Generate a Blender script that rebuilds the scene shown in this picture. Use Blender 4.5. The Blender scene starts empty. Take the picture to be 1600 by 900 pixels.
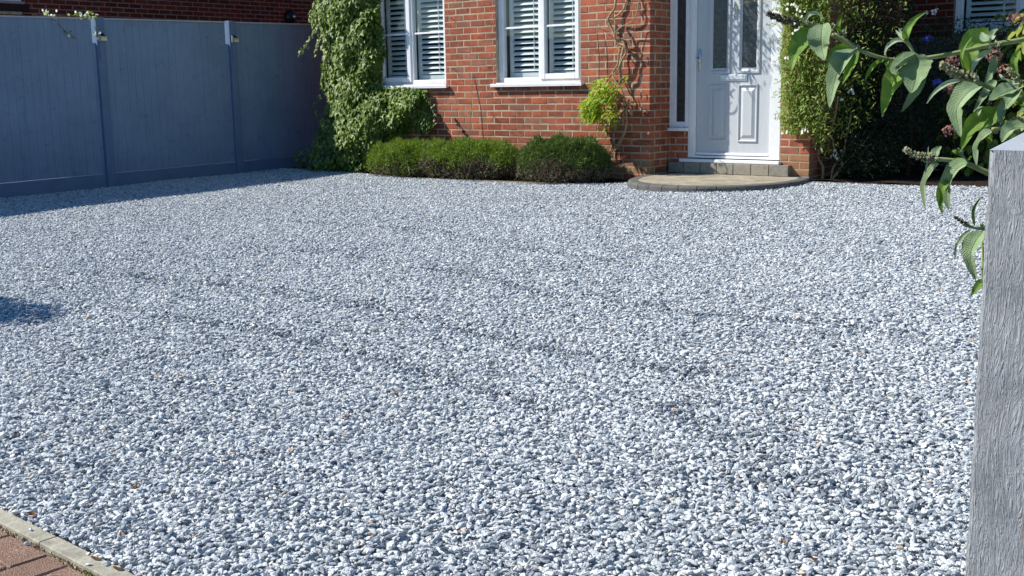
import bpy, bmesh, math, random
import numpy as np
from mathutils import Vector, Matrix, Euler
from math import radians, sin, cos, pi
sc = bpy.context.scene
COL = sc.collection
rnd = random.Random(7)
rng = np.random.default_rng(7)

# ------------------------------------------------------------------ camera
F = 1754.73
YAW, PIT, ROL = radians(-38.5986), radians(10.11493), radians(-0.95535)
CP = np.array([6.35128, -10.34813, 0.93984])
_cy, _sy, _cp, _sp = cos(YAW), sin(YAW), cos(PIT), sin(PIT)
FW = np.array([_sy*_cp, _cy*_cp, -_sp]); _R = np.array([_cy, -_sy, 0.0]); _U = np.cross(_R, FW)
RT = cos(ROL)*_R + sin(ROL)*_U; UP = -sin(ROL)*_R + cos(ROL)*_U
cam = bpy.data.cameras.new('camera'); co = bpy.data.objects.new('camera', cam); COL.objects.link(co)
cam.sensor_width = 36; cam.lens = F/1600*36; cam.clip_start = .05; cam.clip_end = 3000
co.matrix_world = Matrix(((RT[0], UP[0], -FW[0], CP[0]), (RT[1], UP[1], -FW[1], CP[1]), (RT[2], UP[2], -FW[2], CP[2]), (0, 0, 0, 1)))
sc.camera = co

# ------------------------------------------------------------------ light
SUN = np.array([-1.6, -1.0, 1.72]); SUN /= np.linalg.norm(SUN)
w = bpy.data.worlds.new("World"); sc.world = w; w.use_nodes = True
nt = w.node_tree; sky = nt.nodes.new('ShaderNodeTexSky'); sky.sky_type = 'NISHITA'; sky.sun_disc = False
sky.sun_elevation = math.asin(SUN[2]); sky.sun_rotation = math.atan2(SUN[0], SUN[1]); sky.air_density = 1.1; sky.dust_density = .15; sky.ozone_density = 5.0
hs_ = nt.nodes.new('ShaderNodeHueSaturation'); hs_.inputs['Saturation'].default_value = 1.22; nt.links.new(sky.outputs[0], hs_.inputs['Color']); nt.links.new(hs_.outputs[0], nt.nodes['Background'].inputs[0]); nt.nodes['Background'].inputs[1].default_value = 0.085
sl = bpy.data.lights.new('sun', 'SUN'); sl.energy = 5.0; sl.angle = radians(.53); sl.color = (1.0, .95, .865)
so = bpy.data.objects.new('sun', sl); COL.objects.link(so); so.rotation_euler = Vector(SUN).to_track_quat('Z', 'Y').to_euler()
sc.view_settings.view_transform = 'Standard'; sc.view_settings.look = 'None'; sc.view_settings.exposure = 0.5; sc.view_settings.gamma = 1.0
sc.cycles.max_bounces = 8; sc.cycles.transparent_max_bounces = 16

# ------------------------------------------------------------------ helpers: photograph measurements to world points
def ray(u, v): return FW*F + RT*(u-800) + UP*(450-v)
def on(u, v, ax, val):
    d = ray(u, v); return CP + d*((val-CP[ax])/d[ax])
def on_x(u, v, X): return on(u, v, 0, X)
def on_y(u, v, Y): return on(u, v, 1, Y)
def at_d(u, v, dist): return CP + ray(u, v)/F*dist
def proj(P):
    d = np.asarray(P, float)-CP; z = d@FW; return 800+F*(d@RT)/z, 450-F*(d@UP)/z, z
def gz(x, y): return -.058 + .008*x + .0175*y
def on_g(u, v):
    z = -.1
    for _ in range(12): X = on(u, v, 2, z); z = gz(X[0], X[1])
    return X

# ------------------------------------------------------------------ helpers: objects
def tag(o, label=None, cat=None, group=None, kind=None):
    if label: o['label'] = label
    if cat: o['category'] = cat
    if group: o['group'] = group
    if kind: o['kind'] = kind
    return o
def link(o, parent=None):
    COL.objects.link(o)
    if parent is not None: o.parent = parent
    return o
def empty(name, loc=(0, 0, 0)):
    o = bpy.data.objects.new(name, None); o.empty_display_size = .1; COL.objects.link(o); return o   # kept at origin: parts use world coordinates
def mesh_obj(name, verts, faces, m, parent=None, smooth=False):
    me = bpy.data.meshes.new(name); me.from_pydata([tuple(v) for v in verts], [], faces); me.update()
    if isinstance(m, (list, tuple)):
        for q in m: me.materials.append(q)
    elif m: me.materials.append(m)
    if smooth: me.polygons.foreach_set('use_smooth', [True]*len(me.polygons))
    return link(bpy.data.objects.new(name, me), parent)
def big_mesh(name, V, Fc, m, parent=None, smooth=False, mi=None):
    """V (n,3) float, Fc (k,q) int with constant face size"""
    me = bpy.data.meshes.new(name); V = np.ascontiguousarray(V, np.float32); Fc = np.ascontiguousarray(Fc, np.int32)
    k, q = Fc.shape
    me.vertices.add(len(V)); me.vertices.foreach_set('co', V.ravel())
    me.loops.add(k*q); me.loops.foreach_set('vertex_index', Fc.ravel())
    me.polygons.add(k); me.polygons.foreach_set('loop_start', np.arange(0, k*q, q, dtype=np.int32)); me.polygons.foreach_set('loop_total', np.full(k, q, np.int32))
    for x in (m if isinstance(m, (list, tuple)) else [m]): me.materials.append(x)
    if mi is not None: me.polygons.foreach_set('material_index', np.ascontiguousarray(mi, np.int32))
    me.update(calc_edges=True)
    if smooth: me.polygons.foreach_set('use_smooth', np.ones(k, bool))
    return link(bpy.data.objects.new(name, me), parent)
class MB:
    def __init__(s): s.v = []; s.f = []
    def box(s, x0, x1, y0, y1, z0, z1, b=0.0):
        n = len(s.v)
        if b <= 0:
            s.v += [(x, y, z) for z in (z0, z1) for x, y in ((x0, y0), (x1, y0), (x1, y1), (x0, y1))]
            s.f += [tuple(n+i for i in f) for f in ((3, 2, 1, 0), (4, 5, 6, 7), (0, 1, 5, 4), (1, 2, 6, 5), (2, 3, 7, 6), (3, 0, 4, 7))]
        else:
            bm = bmesh.new(); bmesh.ops.create_cube(bm, size=1)
            for q in bm.verts: q.co = ((x0+x1)/2+q.co.x*(x1-x0), (y0+y1)/2+q.co.y*(y1-y0), (z0+z1)/2+q.co.z*(z1-z0))
            bmesh.ops.bevel(bm, geom=bm.edges[:], offset=b, segments=1, affect='EDGES')
            bm.verts.ensure_lookup_table()
            s.v += [tuple(q.co) for q in bm.verts]; s.f += [tuple(n+q.index for q in f.verts) for f in bm.faces]; bm.free()
        return s
    def tube(s, pts, rad, seg=7, cap=True):
        pts = [Vector(q) for q in pts]; n = len(pts); base = len(s.v); rr = rad if isinstance(rad, (list, tuple)) else [rad]*n
        up = Vector((.13, .31, .94))
        for i, q in enumerate(pts):
            t = (pts[min(i+1, n-1)]-pts[max(i-1, 0)]).normalized(); a = t.cross(up)
            if a.length < 1e-3: a = t.cross(Vector((1, 0, 0)))
            a.normalize(); b_ = t.cross(a)
            for k in range(seg):
                an = 2*pi*k/seg; s.v.append(tuple(q + (a*cos(an)+b_*sin(an))*rr[i]))
        for i in range(n-1):
            for k in range(seg):
                k2 = (k+1) % seg; s.f.append((base+i*seg+k, base+i*seg+k2, base+(i+1)*seg+k2, base+(i+1)*seg+k))
        if cap: s.f.append(tuple(base+k for k in range(seg))[::-1]); s.f.append(tuple(base+(n-1)*seg+k for k in range(seg)))
        return s
    def add(s, verts, faces):
        n = len(s.v); s.v += [tuple(q) for q in verts]; s.f += [tuple(n+i for i in f) for f in faces]; return s
    def build(s, name, m, parent=None, smooth=False): return mesh_obj(name, s.v, s.f, m, parent, smooth)
def smooth_path(pts, n=4):
    pts = [np.array(q, float) for q in pts]; out = []
    for i in range(len(pts)-1):
        p0, p1, p2, p3 = pts[max(i-1, 0)], pts[i], pts[i+1], pts[min(i+2, len(pts)-1)]
        for k in range(n):
            t = k/n; out.append(.5*((2*p1)+(-p0+p2)*t+(2*p0-5*p1+4*p2-p3)*t*t+(-p0+3*p1-3*p2+p3)*t**3))
    out.append(pts[-1]); return out

# ------------------------------------------------------------------ helpers: materials
def srgb(*c): return tuple((x/255/12.92 if x/255 <= .04045 else ((x/255+.055)/1.055)**2.4) for x in c)+(1,)
def mat(name, ramp, scale=4.0, rough=.8, bump=0.0, bscale=60.0, rnd_amt=0.0, detail=6.0, spec=.35, metal=0.0, stretch=(1, 1, 1), coords='Object', rand='obj', trans=0.0, bdist=.01, vor=False):
    """ramp: list of linear colours spread by noise (+ a random shift per object or per island)"""
    m = bpy.data.materials.new(name); m.use_nodes = True; t = m.node_tree; N = t.nodes; L = t.links; P = N['Principled BSDF']
    tc = N.new('ShaderNodeTexCoord'); mp = N.new('ShaderNodeMapping'); mp.inputs['Scale'].default_value = stretch
    oi = N.new('ShaderNodeObjectInfo'); ge = N.new('ShaderNodeNewGeometry')
    ad = N.new('ShaderNodeMath'); ad.operation = 'ADD'; L.new(oi.outputs['Random'], ad.inputs[0]); L.new(ge.outputs['Random Per Island'], ad.inputs[1])
    fr = N.new('ShaderNodeMath'); fr.operation = 'FRACT'; L.new(ad.outputs[0], fr.inputs[0])
    va = N.new('ShaderNodeVectorMath'); va.operation = 'MULTIPLY_ADD'; cb = N.new('ShaderNodeCombineXYZ')
    for i in range(3): L.new(fr.outputs[0], cb.inputs[i])
    if rnd_amt > 0:
        L.new(cb.outputs[0], va.inputs[0]); va.inputs[1].default_value = (37., 91., 53.); L.new(tc.outputs[coords], va.inputs[2]); L.new(va.outputs[0], mp.inputs[0])
    else: L.new(tc.outputs[coords], mp.inputs[0])
    nz = N.new('ShaderNodeTexNoise'); nz.inputs['Scale'].default_value = scale; nz.inputs['Detail'].default_value = detail; L.new(mp.outputs[0], nz.inputs['Vector'])
    mr = N.new('ShaderNodeMapRange'); mr.inputs[1].default_value = .25; mr.inputs[2].default_value = .75; L.new(nz.outputs['Fac'], mr.inputs[0])
    cr = N.new('ShaderNodeValToRGB'); el = cr.color_ramp.elements
    while len(el) > 1: el.remove(el[-1])
    for i, c in enumerate(ramp):
        c = tuple(c)[:3]+(1,)
        if i == 0: el[0].position = 0; el[0].color = c
        else: e = el.new(i/(len(ramp)-1)); e.color = c
    if rnd_amt > 0:
        mx = N.new('ShaderNodeMix'); mx.data_type = 'FLOAT'; mx.inputs[0].default_value = rnd_amt; L.new(mr.outputs[0], mx.inputs[2]); L.new(fr.outputs[0], mx.inputs[3]); L.new(mx.outputs[0], cr.inputs[0])
    else: L.new(mr.outputs[0], cr.inputs[0])
    L.new(cr.outputs[0], P.inputs['Base Color']); P.inputs['Roughness'].default_value = rough; P.inputs['Specular IOR Level'].default_value = spec; P.inputs['Metallic'].default_value = metal
    if bump > 0:
        b = N.new('ShaderNodeBump'); b.inputs['Strength'].default_value = bump; b.inputs['Distance'].default_value = bdist
        n2 = N.new('ShaderNodeTexNoise'); n2.inputs['Scale'].default_value = bscale; n2.inputs['Detail'].default_value = 5; L.new(mp.outputs[0], n2.inputs['Vector'])
        L.new(n2.outputs['Fac'], b.inputs['Height']); L.new(b.outputs[0], P.inputs['Normal'])
    if trans > 0:
        tb = N.new('ShaderNodeBsdfTranslucent'); ms = N.new('ShaderNodeMixShader'); ms.inputs[0].default_value = trans
        hs = N.new('ShaderNodeHueSaturation'); hs.inputs['Saturation'].default_value = 1.25; hs.inputs['Value'].default_value = 1.5; L.new(cr.outputs[0], hs.inputs['Color']); L.new(hs.outputs[0], tb.inputs[0])
        L.new(P.outputs[0], ms.inputs[1]); L.new(tb.outputs[0], ms.inputs[2]); L.new(ms.outputs[0], N['Material Output'].inputs[0])
    return m
def C(*c): return srgb(*c)[:3]
M = {}
M['brick'] = mat('brick_red', [C(104,70,58), C(164,94,70), C(150,84,64), C(178,102,72), C(130,96,80), C(168,94,70), C(122,78,62), C(158,84,60), C(190,112,76)], scale=14, rough=.9, bump=.5, bscale=90, rnd_amt=.72, spec=.15, bdist=.006)
M['brick_base'] = mat('brick_weathered', [C(120,84,62), C(150,104,78), C(158,124,92), C(138,86,62)], scale=14, rough=.95, bump=.5, bscale=90, rnd_amt=.6, spec=.1, bdist=.006)
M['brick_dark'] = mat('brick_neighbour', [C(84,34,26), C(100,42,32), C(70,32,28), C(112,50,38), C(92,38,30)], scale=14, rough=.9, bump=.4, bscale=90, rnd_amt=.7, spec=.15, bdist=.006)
M['mortar'] = mat('mortar', [C(154,138,120), C(186,168,146), C(170,152,132)], scale=9, rough=.95, bump=.5, bscale=140, spec=.1, bdist=.004)
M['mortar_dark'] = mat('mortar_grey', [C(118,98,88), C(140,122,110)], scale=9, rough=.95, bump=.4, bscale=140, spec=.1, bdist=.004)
M['upvc'] = mat('white_upvc', [C(226,228,232), C(238,239,241)], scale=3, rough=.32, spec=.45, bump=.02, bscale=30)
M['paint_door'] = mat('pale_door_paint', [C(186,191,196), C(194,198,203)], scale=3, rough=.45, bump=.12, bscale=40, stretch=(6, 6, .4), spec=.4, bdist=.002)
M['chrome'] = mat('satin_chrome', [C(190,194,200), C(210,214,220)], scale=8, rough=.28, metal=1.0)
M['shutter'] = mat('shutter_white', [C(226,228,226), C(236,238,234)], scale=3, rough=.5)
M['interior'] = mat('dim_interior', [C(60,60,62), C(74,72,70)], scale=1.5, rough=.9)
M['roof'] = mat('roof_tiles', [C(88,52,42), C(120,74,58), C(70,50,44)], scale=6, rough=.9, bump=.6, bscale=6, spec=.1)
M['fence'] = mat('grey_fence_paint', [C(100,122,148), C(114,138,164), C(120,143,169), C(114,136,162), C(124,147,172)], scale=5, rough=.75, bump=.7, bscale=24, stretch=(9, 9, .6), rnd_amt=.35, spec=.25, bdist=.004)
M['post'] = mat('painted_concrete', [C(92,114,142), C(104,126,154)], scale=5, rough=.8, bump=.3, bscale=50, spec=.2, bdist=.003)
M['fence_cap'] = mat('sunlit_rail', [C(150,158,166), C(170,176,182)], scale=8, rough=.7)  # paler than the boards: sunlight along the top edge put into the colour
M['paver'] = mat('step_block', [C(118,116,108), C(150,144,130), C(134,130,120), C(104,104,100)], scale=20, rough=.9, bump=.6, bscale=160, rnd_amt=.4, spec=.15, bdist=.004)
M['ring'] = mat('charcoal_block', [C(82,82,80), C(104,103,100), C(92,92,90), C(74,74,74)], scale=18, rough=.9, bump=.6, bscale=150, rnd_amt=.4, spec=.15, bdist=.004)
M['slab'] = mat('buff_slab', [C(136,128,114), C(172,162,144), C(156,148,130), C(122,116,104)], scale=7, rough=.9, bump=.8, bscale=26, spec=.15, stretch=(1, 2.4, 1), bdist=.008)
M['kerb'] = mat('concrete_edging', [C(134,131,118), C(172,168,152), C(154,150,136), C(164,160,146)], scale=60, rough=.92, bump=.6, bscale=220, rnd_amt=.2, spec=.15, bdist=.003)
M['timber_edge'] = mat('bed_edging', [C(112,104,92), C(146,136,120)], scale=12, rough=.95, bump=.6, bscale=60)
M['soil'] = mat('soil', [C(38,30,26), C(66,54,46), C(50,42,38)], scale=20, rough=1, bump=1.0, bscale=70, spec=.05, bdist=.03)
M['sub'] = mat('dusty_sub_base', [C(140,146,153), C(166,171,177), C(152,158,164)], scale=40, rough=1, bump=1.0, bscale=120, spec=.05, bdist=.01)
M['earth'] = mat('far_ground', [C(96,100,84), C(112,116,100)], scale=.2, rough=1)
M['stem'] = mat('pale_bark', [C(132,110,86), C(166,144,116), C(112,90,70)], scale=30, rough=.9, bump=.6, bscale=80, spec=.1, bdist=.003)
M['stem_dark'] = mat('brown_bark', [C(70,54,42), C(100,80,62)], scale=30, rough=.95, bump=.6, bscale=80, spec=.1, bdist=.003)
M['cane'] = mat('bamboo', [C(150,120,92), C(172,142,108)], scale=8, rough=.6)
M['ivy'] = mat('ivy_leaf', [C(66,90,44), C(104,128,62), C(86,112,54), C(138,156,86), C(114,138,68), C(162,172,108)], scale=30, rough=.5, rnd_amt=.8, spec=.3, trans=.22)
M['lav'] = mat('green_needle', [C(74,96,44), C(98,120,52), C(124,144,68), C(86,108,50)], scale=20, rough=.7, rnd_amt=.7, trans=.28, spec=.2)
M['lav_dark'] = mat('deep_green_needle', [C(60,80,42), C(80,100,48), C(102,120,60)], scale=20, rough=.7, rnd_amt=.7, trans=.2, spec=.2)
M['dead'] = mat('dead_twig', [C(84,74,62), C(122,112,94), C(104,94,80), C(70,62,52)], scale=20, rough=.95, rnd_amt=.7, spec=.05)
M['wist'] = mat('yellow_green_leaf', [C(96,130,28), C(128,156,36), C(160,178,50), C(84,114,30)], scale=20, rough=.5, rnd_amt=.75, trans=.35, spec=.3)
M['jas'] = mat('jasmine_leaf', [C(88,112,44), C(118,142,56), C(146,164,80), C(100,126,48), C(138,110,60)], scale=20, rough=.5, rnd_amt=.8, trans=.25, spec=.35)
M['hedge'] = mat('dark_hedge_leaf', [C(26,40,22), C(36,52,27), C(46,62,33)], scale=20, rough=.55, rnd_amt=.8, trans=.15, spec=.3)
M['hyd'] = mat('hydrangea_leaf', [C(58,88,34), C(84,112,40), C(120,136,44), C(150,150,56)], scale=16, rough=.5, rnd_amt=.8, trans=.25, spec=.35)
M['hydb'] = mat('faded_pink_bract', [C(118,82,76), C(142,102,94), C(158,122,110), C(100,70,66)], scale=20, rough=.8, rnd_amt=.8, spec=.1, trans=.15)
M['blue'] = mat('blue_petal', [C(50,58,134), C(70,80,168), C(58,68,150)], scale=20, rough=.7, rnd_amt=.6, trans=.2)
M['white'] = mat('white_petal', [C(226,226,216), C(240,240,234)], scale=20, rough=.7, rnd_amt=.6, trans=.25)
M['dry'] = mat('dry_leaf_or_notch', [C(112,74,52), C(158,110,76), C(90,60,44)], scale=60, rough=.85, rnd_amt=.4, trans=.1)
M['moss'] = mat('moss', [C(70,84,26), C(110,120,40), C(86,74,40)], scale=50, rough=1, rnd_amt=.6)
M['grit'] = mat('beige_grit', [C(168,146,116), C(200,184,156), C(140,112,84), C(120,100,76)], scale=40, rough=.95, rnd_amt=.8)
M['black'] = mat('black_plastic', [C(16,16,18), C(24,24,26)], scale=5, rough=.35)
M['lampbody'] = mat('lamp_steel', [C(176,172,156), C(196,192,176)], scale=8, rough=.4, metal=.3)
M['lens'] = mat('frosted_lens', [C(206,196,168), C(220,212,186)], scale=8, rough=.5)
M['silver_edge'] = mat('galvanised', [C(150,154,160), C(180,184,188)], scale=8, rough=.4, metal=.8)

def weather(m, scale, lo_, hi_, p0, p1, stretch=(1, 1, 1)):
    N = m.node_tree.nodes; L = m.node_tree.links; P = N['Principled BSDF']; src = P.inputs['Base Color'].links[0].from_socket
    ge = N.new('ShaderNodeNewGeometry'); mp = N.new('ShaderNodeMapping'); mp.inputs['Scale'].default_value = stretch; L.new(ge.outputs['Position'], mp.inputs[0])
    nz = N.new('ShaderNodeTexNoise'); nz.inputs['Scale'].default_value = scale; nz.inputs['Detail'].default_value = 7; nz.inputs['Roughness'].default_value = .65; L.new(mp.outputs[0], nz.inputs['Vector'])
    mr = N.new('ShaderNodeMapRange'); mr.inputs[1].default_value = p0; mr.inputs[2].default_value = p1; mr.inputs[3].default_value = lo_; mr.inputs[4].default_value = hi_; L.new(nz.outputs['Fac'], mr.inputs[0])
    mx = N.new('ShaderNodeVectorMath'); mx.operation = 'SCALE'; L.new(src, mx.inputs[0]); L.new(mr.outputs[0], mx.inputs['Scale']); L.new(mx.outputs[0], P.inputs['Base Color'])
weather(M['brick'], 2.2, .80, 1.16, .38, .62); weather(M['mortar'], 2.6, .66, 1.08, .38, .60); weather(M['slab'], 3.4, .70, 1.05, .38, .60); weather(M['slab'], 30, .8, 1.04, .36, .5)
weather(M['fence'], 9, .78, 1.0, .30, .42, (1, 1, 1.6)); weather(M['fence'], 1.1, .86, 1.08, .35, .65); weather(M['kerb'], 14, .75, 1.05, .36, .52); weather(M['upvc'], 5, .93, 1.0, .35, .5)
def glass_mat(name, refl_rough=.0, tint=(.93, .96, .97), dark=None):
    m = bpy.data.materials.new(name); m.use_nodes = True; t = m.node_tree; N = t.nodes; L = t.links
    for n in list(N):
        if n.type != 'OUTPUT_MATERIAL': N.remove(n)
    out = [n for n in N if n.type == 'OUTPUT_MATERIAL'][0]
    ge = N.new('ShaderNodeNewGeometry'); dt = N.new('ShaderNodeVectorMath'); dt.operation = 'DOT_PRODUCT'; L.new(ge.outputs['Normal'], dt.inputs[0]); L.new(ge.outputs['Incoming'], dt.inputs[1])
    ab = N.new('ShaderNodeMath'); ab.operation = 'ABSOLUTE'; L.new(dt.outputs['Value'], ab.inputs[0]); om = N.new('ShaderNodeMath'); om.operation = 'SUBTRACT'; om.inputs[0].default_value = 1.0; L.new(ab.outputs[0], om.inputs[1])
    pw = N.new('ShaderNodeMath'); pw.operation = 'POWER'; L.new(om.outputs[0], pw.inputs[0]); pw.inputs[1].default_value = 5.0; fr = N.new('ShaderNodeMath'); fr.operation = 'MULTIPLY_ADD'; L.new(pw.outputs[0], fr.inputs[0]); fr.inputs[1].default_value = .96; fr.inputs[2].default_value = .04; gl = N.new('ShaderNodeBsdfGlossy'); gl.inputs['Roughness'].default_value = refl_rough
    ms = N.new('ShaderNodeMixShader')
    if dark is None: tr = N.new('ShaderNodeBsdfTransparent'); tr.inputs[0].default_value = tint+(1,)
    else:
        tr = N.new('ShaderNodeBsdfPrincipled'); tr.inputs['Roughness'].default_value = .4
        tc = N.new('ShaderNodeTexCoord'); vo = N.new('ShaderNodeTexVoronoi'); vo.inputs['Scale'].default_value = 42; nz = N.new('ShaderNodeTexNoise'); nz.inputs['Scale'].default_value = 26
        L.new(tc.outputs['Object'], vo.inputs['Vector']); L.new(tc.outputs['Object'], nz.inputs['Vector'])
        cr = N.new('ShaderNodeValToRGB'); cr.color_ramp.elements[0].position = .35; cr.color_ramp.elements[0].color = dark[0]+(1,); cr.color_ramp.elements[1].position = .7; cr.color_ramp.elements[1].color = dark[1]+(1,)
        L.new(nz.outputs['Fac'], cr.inputs[0]); L.new(cr.outputs[0], tr.inputs['Base Color'])
        b = N.new('ShaderNodeBump'); b.inputs['Strength'].default_value = .5; b.inputs['Distance'].default_value = .004; L.new(vo.outputs['Distance'], b.inputs['Height']); L.new(b.outputs[0], tr.inputs['Normal']); L.new(b.outputs[0], gl.inputs['Normal'])
    L.new(fr.outputs[0], ms.inputs[0]); L.new(tr.outputs[0], ms.inputs[1]); L.new(gl.outputs[0], ms.inputs[2]); L.new(ms.outputs[0], out.inputs[0])
    return m
M['glass'] = glass_mat('window_glass')
M['obscure'] = glass_mat('obscure_glass', .25, dark=(C(26,32,36), C(54,62,64)))

def stone_mat():
    m = bpy.data.materials.new('ice_blue_stone'); m.use_nodes = True; t = m.node_tree; N = t.nodes; L = t.links; P = N['Principled BSDF']
    oi = N.new('ShaderNodeObjectInfo'); cr = N.new('ShaderNodeValToRGB'); cr.color_ramp.interpolation = 'LINEAR'
    cols = [(0, C(122,131,141)), (.10, C(154,162,171)), (.30, C(182,189,195)), (.52, C(198,204,208)), (.75, C(208,213,215)), (.92, C(218,221,222)), (.982, C(230,230,228)), (.993, C(212,204,192)), (1, C(186,164,142))]
    el = cr.color_ramp.elements; el[0].position = 0; el[0].color = cols[0][1]+(1,); el[1].position = 1; el[1].color = cols[-1][1]+(1,)
    for p_, c in cols[1:-1]: e = el.new(p_); e.color = c+(1,)
    L.new(oi.outputs['Random'], cr.inputs[0])
    tc = N.new('ShaderNodeTexCoord'); nz = N.new('ShaderNodeTexNoise'); nz.inputs['Scale'].default_value = 2.2; nz.inputs['Detail'].default_value = 6
    va = N.new('ShaderNodeVectorMath'); va.operation = 'MULTIPLY_ADD'; cb = N.new('ShaderNodeCombineXYZ')
    for i in range(3): L.new(oi.outputs['Random'], cb.inputs[i])
    L.new(cb.outputs[0], va.inputs[0]); va.inputs[1].default_value = (91, 57, 77); L.new(tc.outputs['Object'], va.inputs[2]); L.new(va.outputs[0], nz.inputs['Vector'])
    mx = N.new('ShaderNodeMix'); mx.data_type = 'RGBA'; mx.blend_type = 'OVERLAY'; mx.inputs[0].default_value = .16; L.new(cr.outputs[0], mx.inputs[6]); L.new(nz.outputs['Fac'], mx.inputs[7])
    L.new(mx.outputs[2], P.inputs['Base Color']); P.inputs['Roughness'].default_value = .8; P.inputs['Specular IOR Level'].default_value = .25
    b = N.new('ShaderNodeBump'); b.inputs['Strength'].default_value = .35; b.inputs['Distance'].default_value = .15; n2 = N.new('ShaderNodeTexNoise'); n2.inputs['Scale'].default_value = 5; L.new(va.outputs[0], n2.inputs['Vector']); L.new(n2.outputs['Fac'], b.inputs['Height']); L.new(b.outputs[0], P.inputs['Normal'])
    return m
M['stone'] = stone_mat()
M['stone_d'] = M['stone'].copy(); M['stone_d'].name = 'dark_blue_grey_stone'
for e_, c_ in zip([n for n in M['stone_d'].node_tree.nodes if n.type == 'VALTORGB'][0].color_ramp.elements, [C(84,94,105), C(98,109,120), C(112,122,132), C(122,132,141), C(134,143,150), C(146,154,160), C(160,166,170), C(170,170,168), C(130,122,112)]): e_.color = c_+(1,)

# ================================================================== SETTING: ground
n = 60
tag(mesh_obj('ground', [(-900, -900, -.42), (900, -900, -.42), (900, 900, -.42), (-900, 900, -.42)], [(0, 1, 2, 3)], M['earth']), 'plain earth beneath and beyond the front garden', None, kind='structure')
def sheet(name, x0, x1, y0, y1, nx, ny, zf, m):
    xs = np.linspace(x0, x1, nx+1); ys = np.linspace(y0, y1, ny+1); X, Y = np.meshgrid(xs, ys); V = np.stack([X, Y, np.vectorize(zf)(X, Y)], -1).reshape(-1, 3)
    i = np.arange(ny)[:, None]*(nx+1)+np.arange(nx)[None]; Fc = np.stack([i, i+1, i+nx+2, i+nx+1], -1).reshape(-1, 4)
    o = big_mesh(name, V, Fc, m); tag(o, kind='structure'); return o
RUTL = [([(150, 425), (300, 440), (420, 452), (560, 476), (650, 500), (740, 522), (850, 545), (1010, 573), (1120, 585)], .062), ([(380, 388), (540, 394), (640, 418), (740, 428), (860, 463), (950, 470), (1080, 490), (1180, 497), (1300, 508), (1440, 525)], .055), ([(250, 495), (420, 520), (560, 552), (720, 600), (860, 640)], .05), ([(420, 345), (560, 350), (700, 366), (830, 392), (960, 410)], .05), ([(1210, 745), (1300, 755), (1400, 790)], .10), ([(1060, 640), (1180, 700), (1240, 760)], .07)]
RUTS = [(a, b, wd) for L_, wd in RUTL for a, b in zip(L_[:-1], L_[1:])]
RUTW = [(on_g(*a)[:2], on_g(*b)[:2], wd) for a, b, wd in RUTS]
def rut(x, y):
    r = np.zeros_like(x)
    for a, b, wd in RUTW:
        d = b-a; L2 = d@d; t = np.clip(((x-a[0])*d[0]+(y-a[1])*d[1])/L2, 0, 1); dist = np.hypot(x-a[0]-t*d[0], y-a[1]-t*d[1]); r = np.maximum(r, np.exp(-(dist/wd)**2)*(.68+.32*np.sin(3.1*x+1.7*y+wd*90)**2))
    return r
def undul(x, y): return .006*np.sin(1.7*x+.6*y+1)+.005*np.sin(2.3*y-1.1*x)+.004*np.sin(4.1*x+3.3*y)+.003*np.sin(7*x-5*y)
sheet('driveway', -9.9, 14, -8.92, 6, 60, 40, lambda x, y: gz(x, y)-.028, M['sub'])
# kerb direction (measured): slight skew against the house
KA = np.array([3.38, -8.922]); KD = np.array([.99904, -.04388]); KN = np.array([-KD[1], KD[0]])
def kerb_side(x, y): return (x-KA[0])*KN[0]+(y-KA[1])*KN[1]   # >0 on the gravel side of the kerb's inner edge

# paving of the pavement crossing
pv = tag(mesh_obj('pavement', [tuple(np.append(KA+KD*a-KN*b, z)) for a, b, z in ((-22, .05, -.245), (14, .05, -.245), (14, 9, -.26), (-22, 9, -.26))], [(0, 3, 2, 1)], M['soil']), 'red block pavement in front of the drive', None, kind='structure')
M['block'] = mat('red_paving_block', [C(84,66,58), C(122,98,86), C(144,116,102), C(176,150,130), C(222,204,180)], scale=260, rough=.95, bump=1.0, bscale=260, rnd_amt=.10, spec=.1, bdist=.006, detail=2); weather(M['block'], 6, .8, 1.08, .35, .6)
def kb(a, b, z): return tuple(np.append(KA+KD*a-KN*b, z))
def block(a0, a1, b0, b1, top, name, m, parent, bev=.004, h=.06, jit=.0015):
    bm = bmesh.new(); bmesh.ops.create_cube(bm, size=1)
    for q in bm.verts: q.co = ((q.co.x+.5)*(a1-a0)+a0+rnd.uniform(-jit, jit), (q.co.y+.5)*(b1-b0)+b0+rnd.uniform(-jit, jit), top-h*(.5-q.co.z)+rnd.uniform(-jit, jit))
    bmesh.ops.bevel(bm, geom=bm.edges[:], offset=bev, segments=1, affect='EDGES')
    vs = [kb(q.co.x, q.co.y, q.co.z) for q in bm.verts]; fs = [tuple(q.index for q in f.verts) for f in bm.faces]
    bm.free(); return mesh_obj(name, vs, fs, m, parent)
# first row beside the kerb read from the photograph, then herringbone further out
g = .006; off = .058
A0 = float((on(22, 832, 2, -.19)[:2]-KA)@KD); A1 = float((on(84, 860, 2, -.19)[:2]-KA)@KD)
def hb(i, j):  # occupied cells herringbone id
    k = (i-j) % 4
    return k
cell = .102
for i in range(-10, 12):
    for j in range(0, 7):
        k = (i+j+2) % 4; a = A1+cell*i; b = off+cell*j
        if k == 0: x = (a, a+2*cell, b, b+cell)
        elif k == 2: x = (a, a+cell, b, b+2*cell)
        elif k == 3 and j == 0: x = (a, a+cell, b, b+cell)
        else: continue
        block(x[0]+g/2, x[1]-g/2, x[2]+g/2, x[3]-g/2, -.197+rnd.uniform(-.002, .002), 'paving_block', M['block'], pv)
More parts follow.
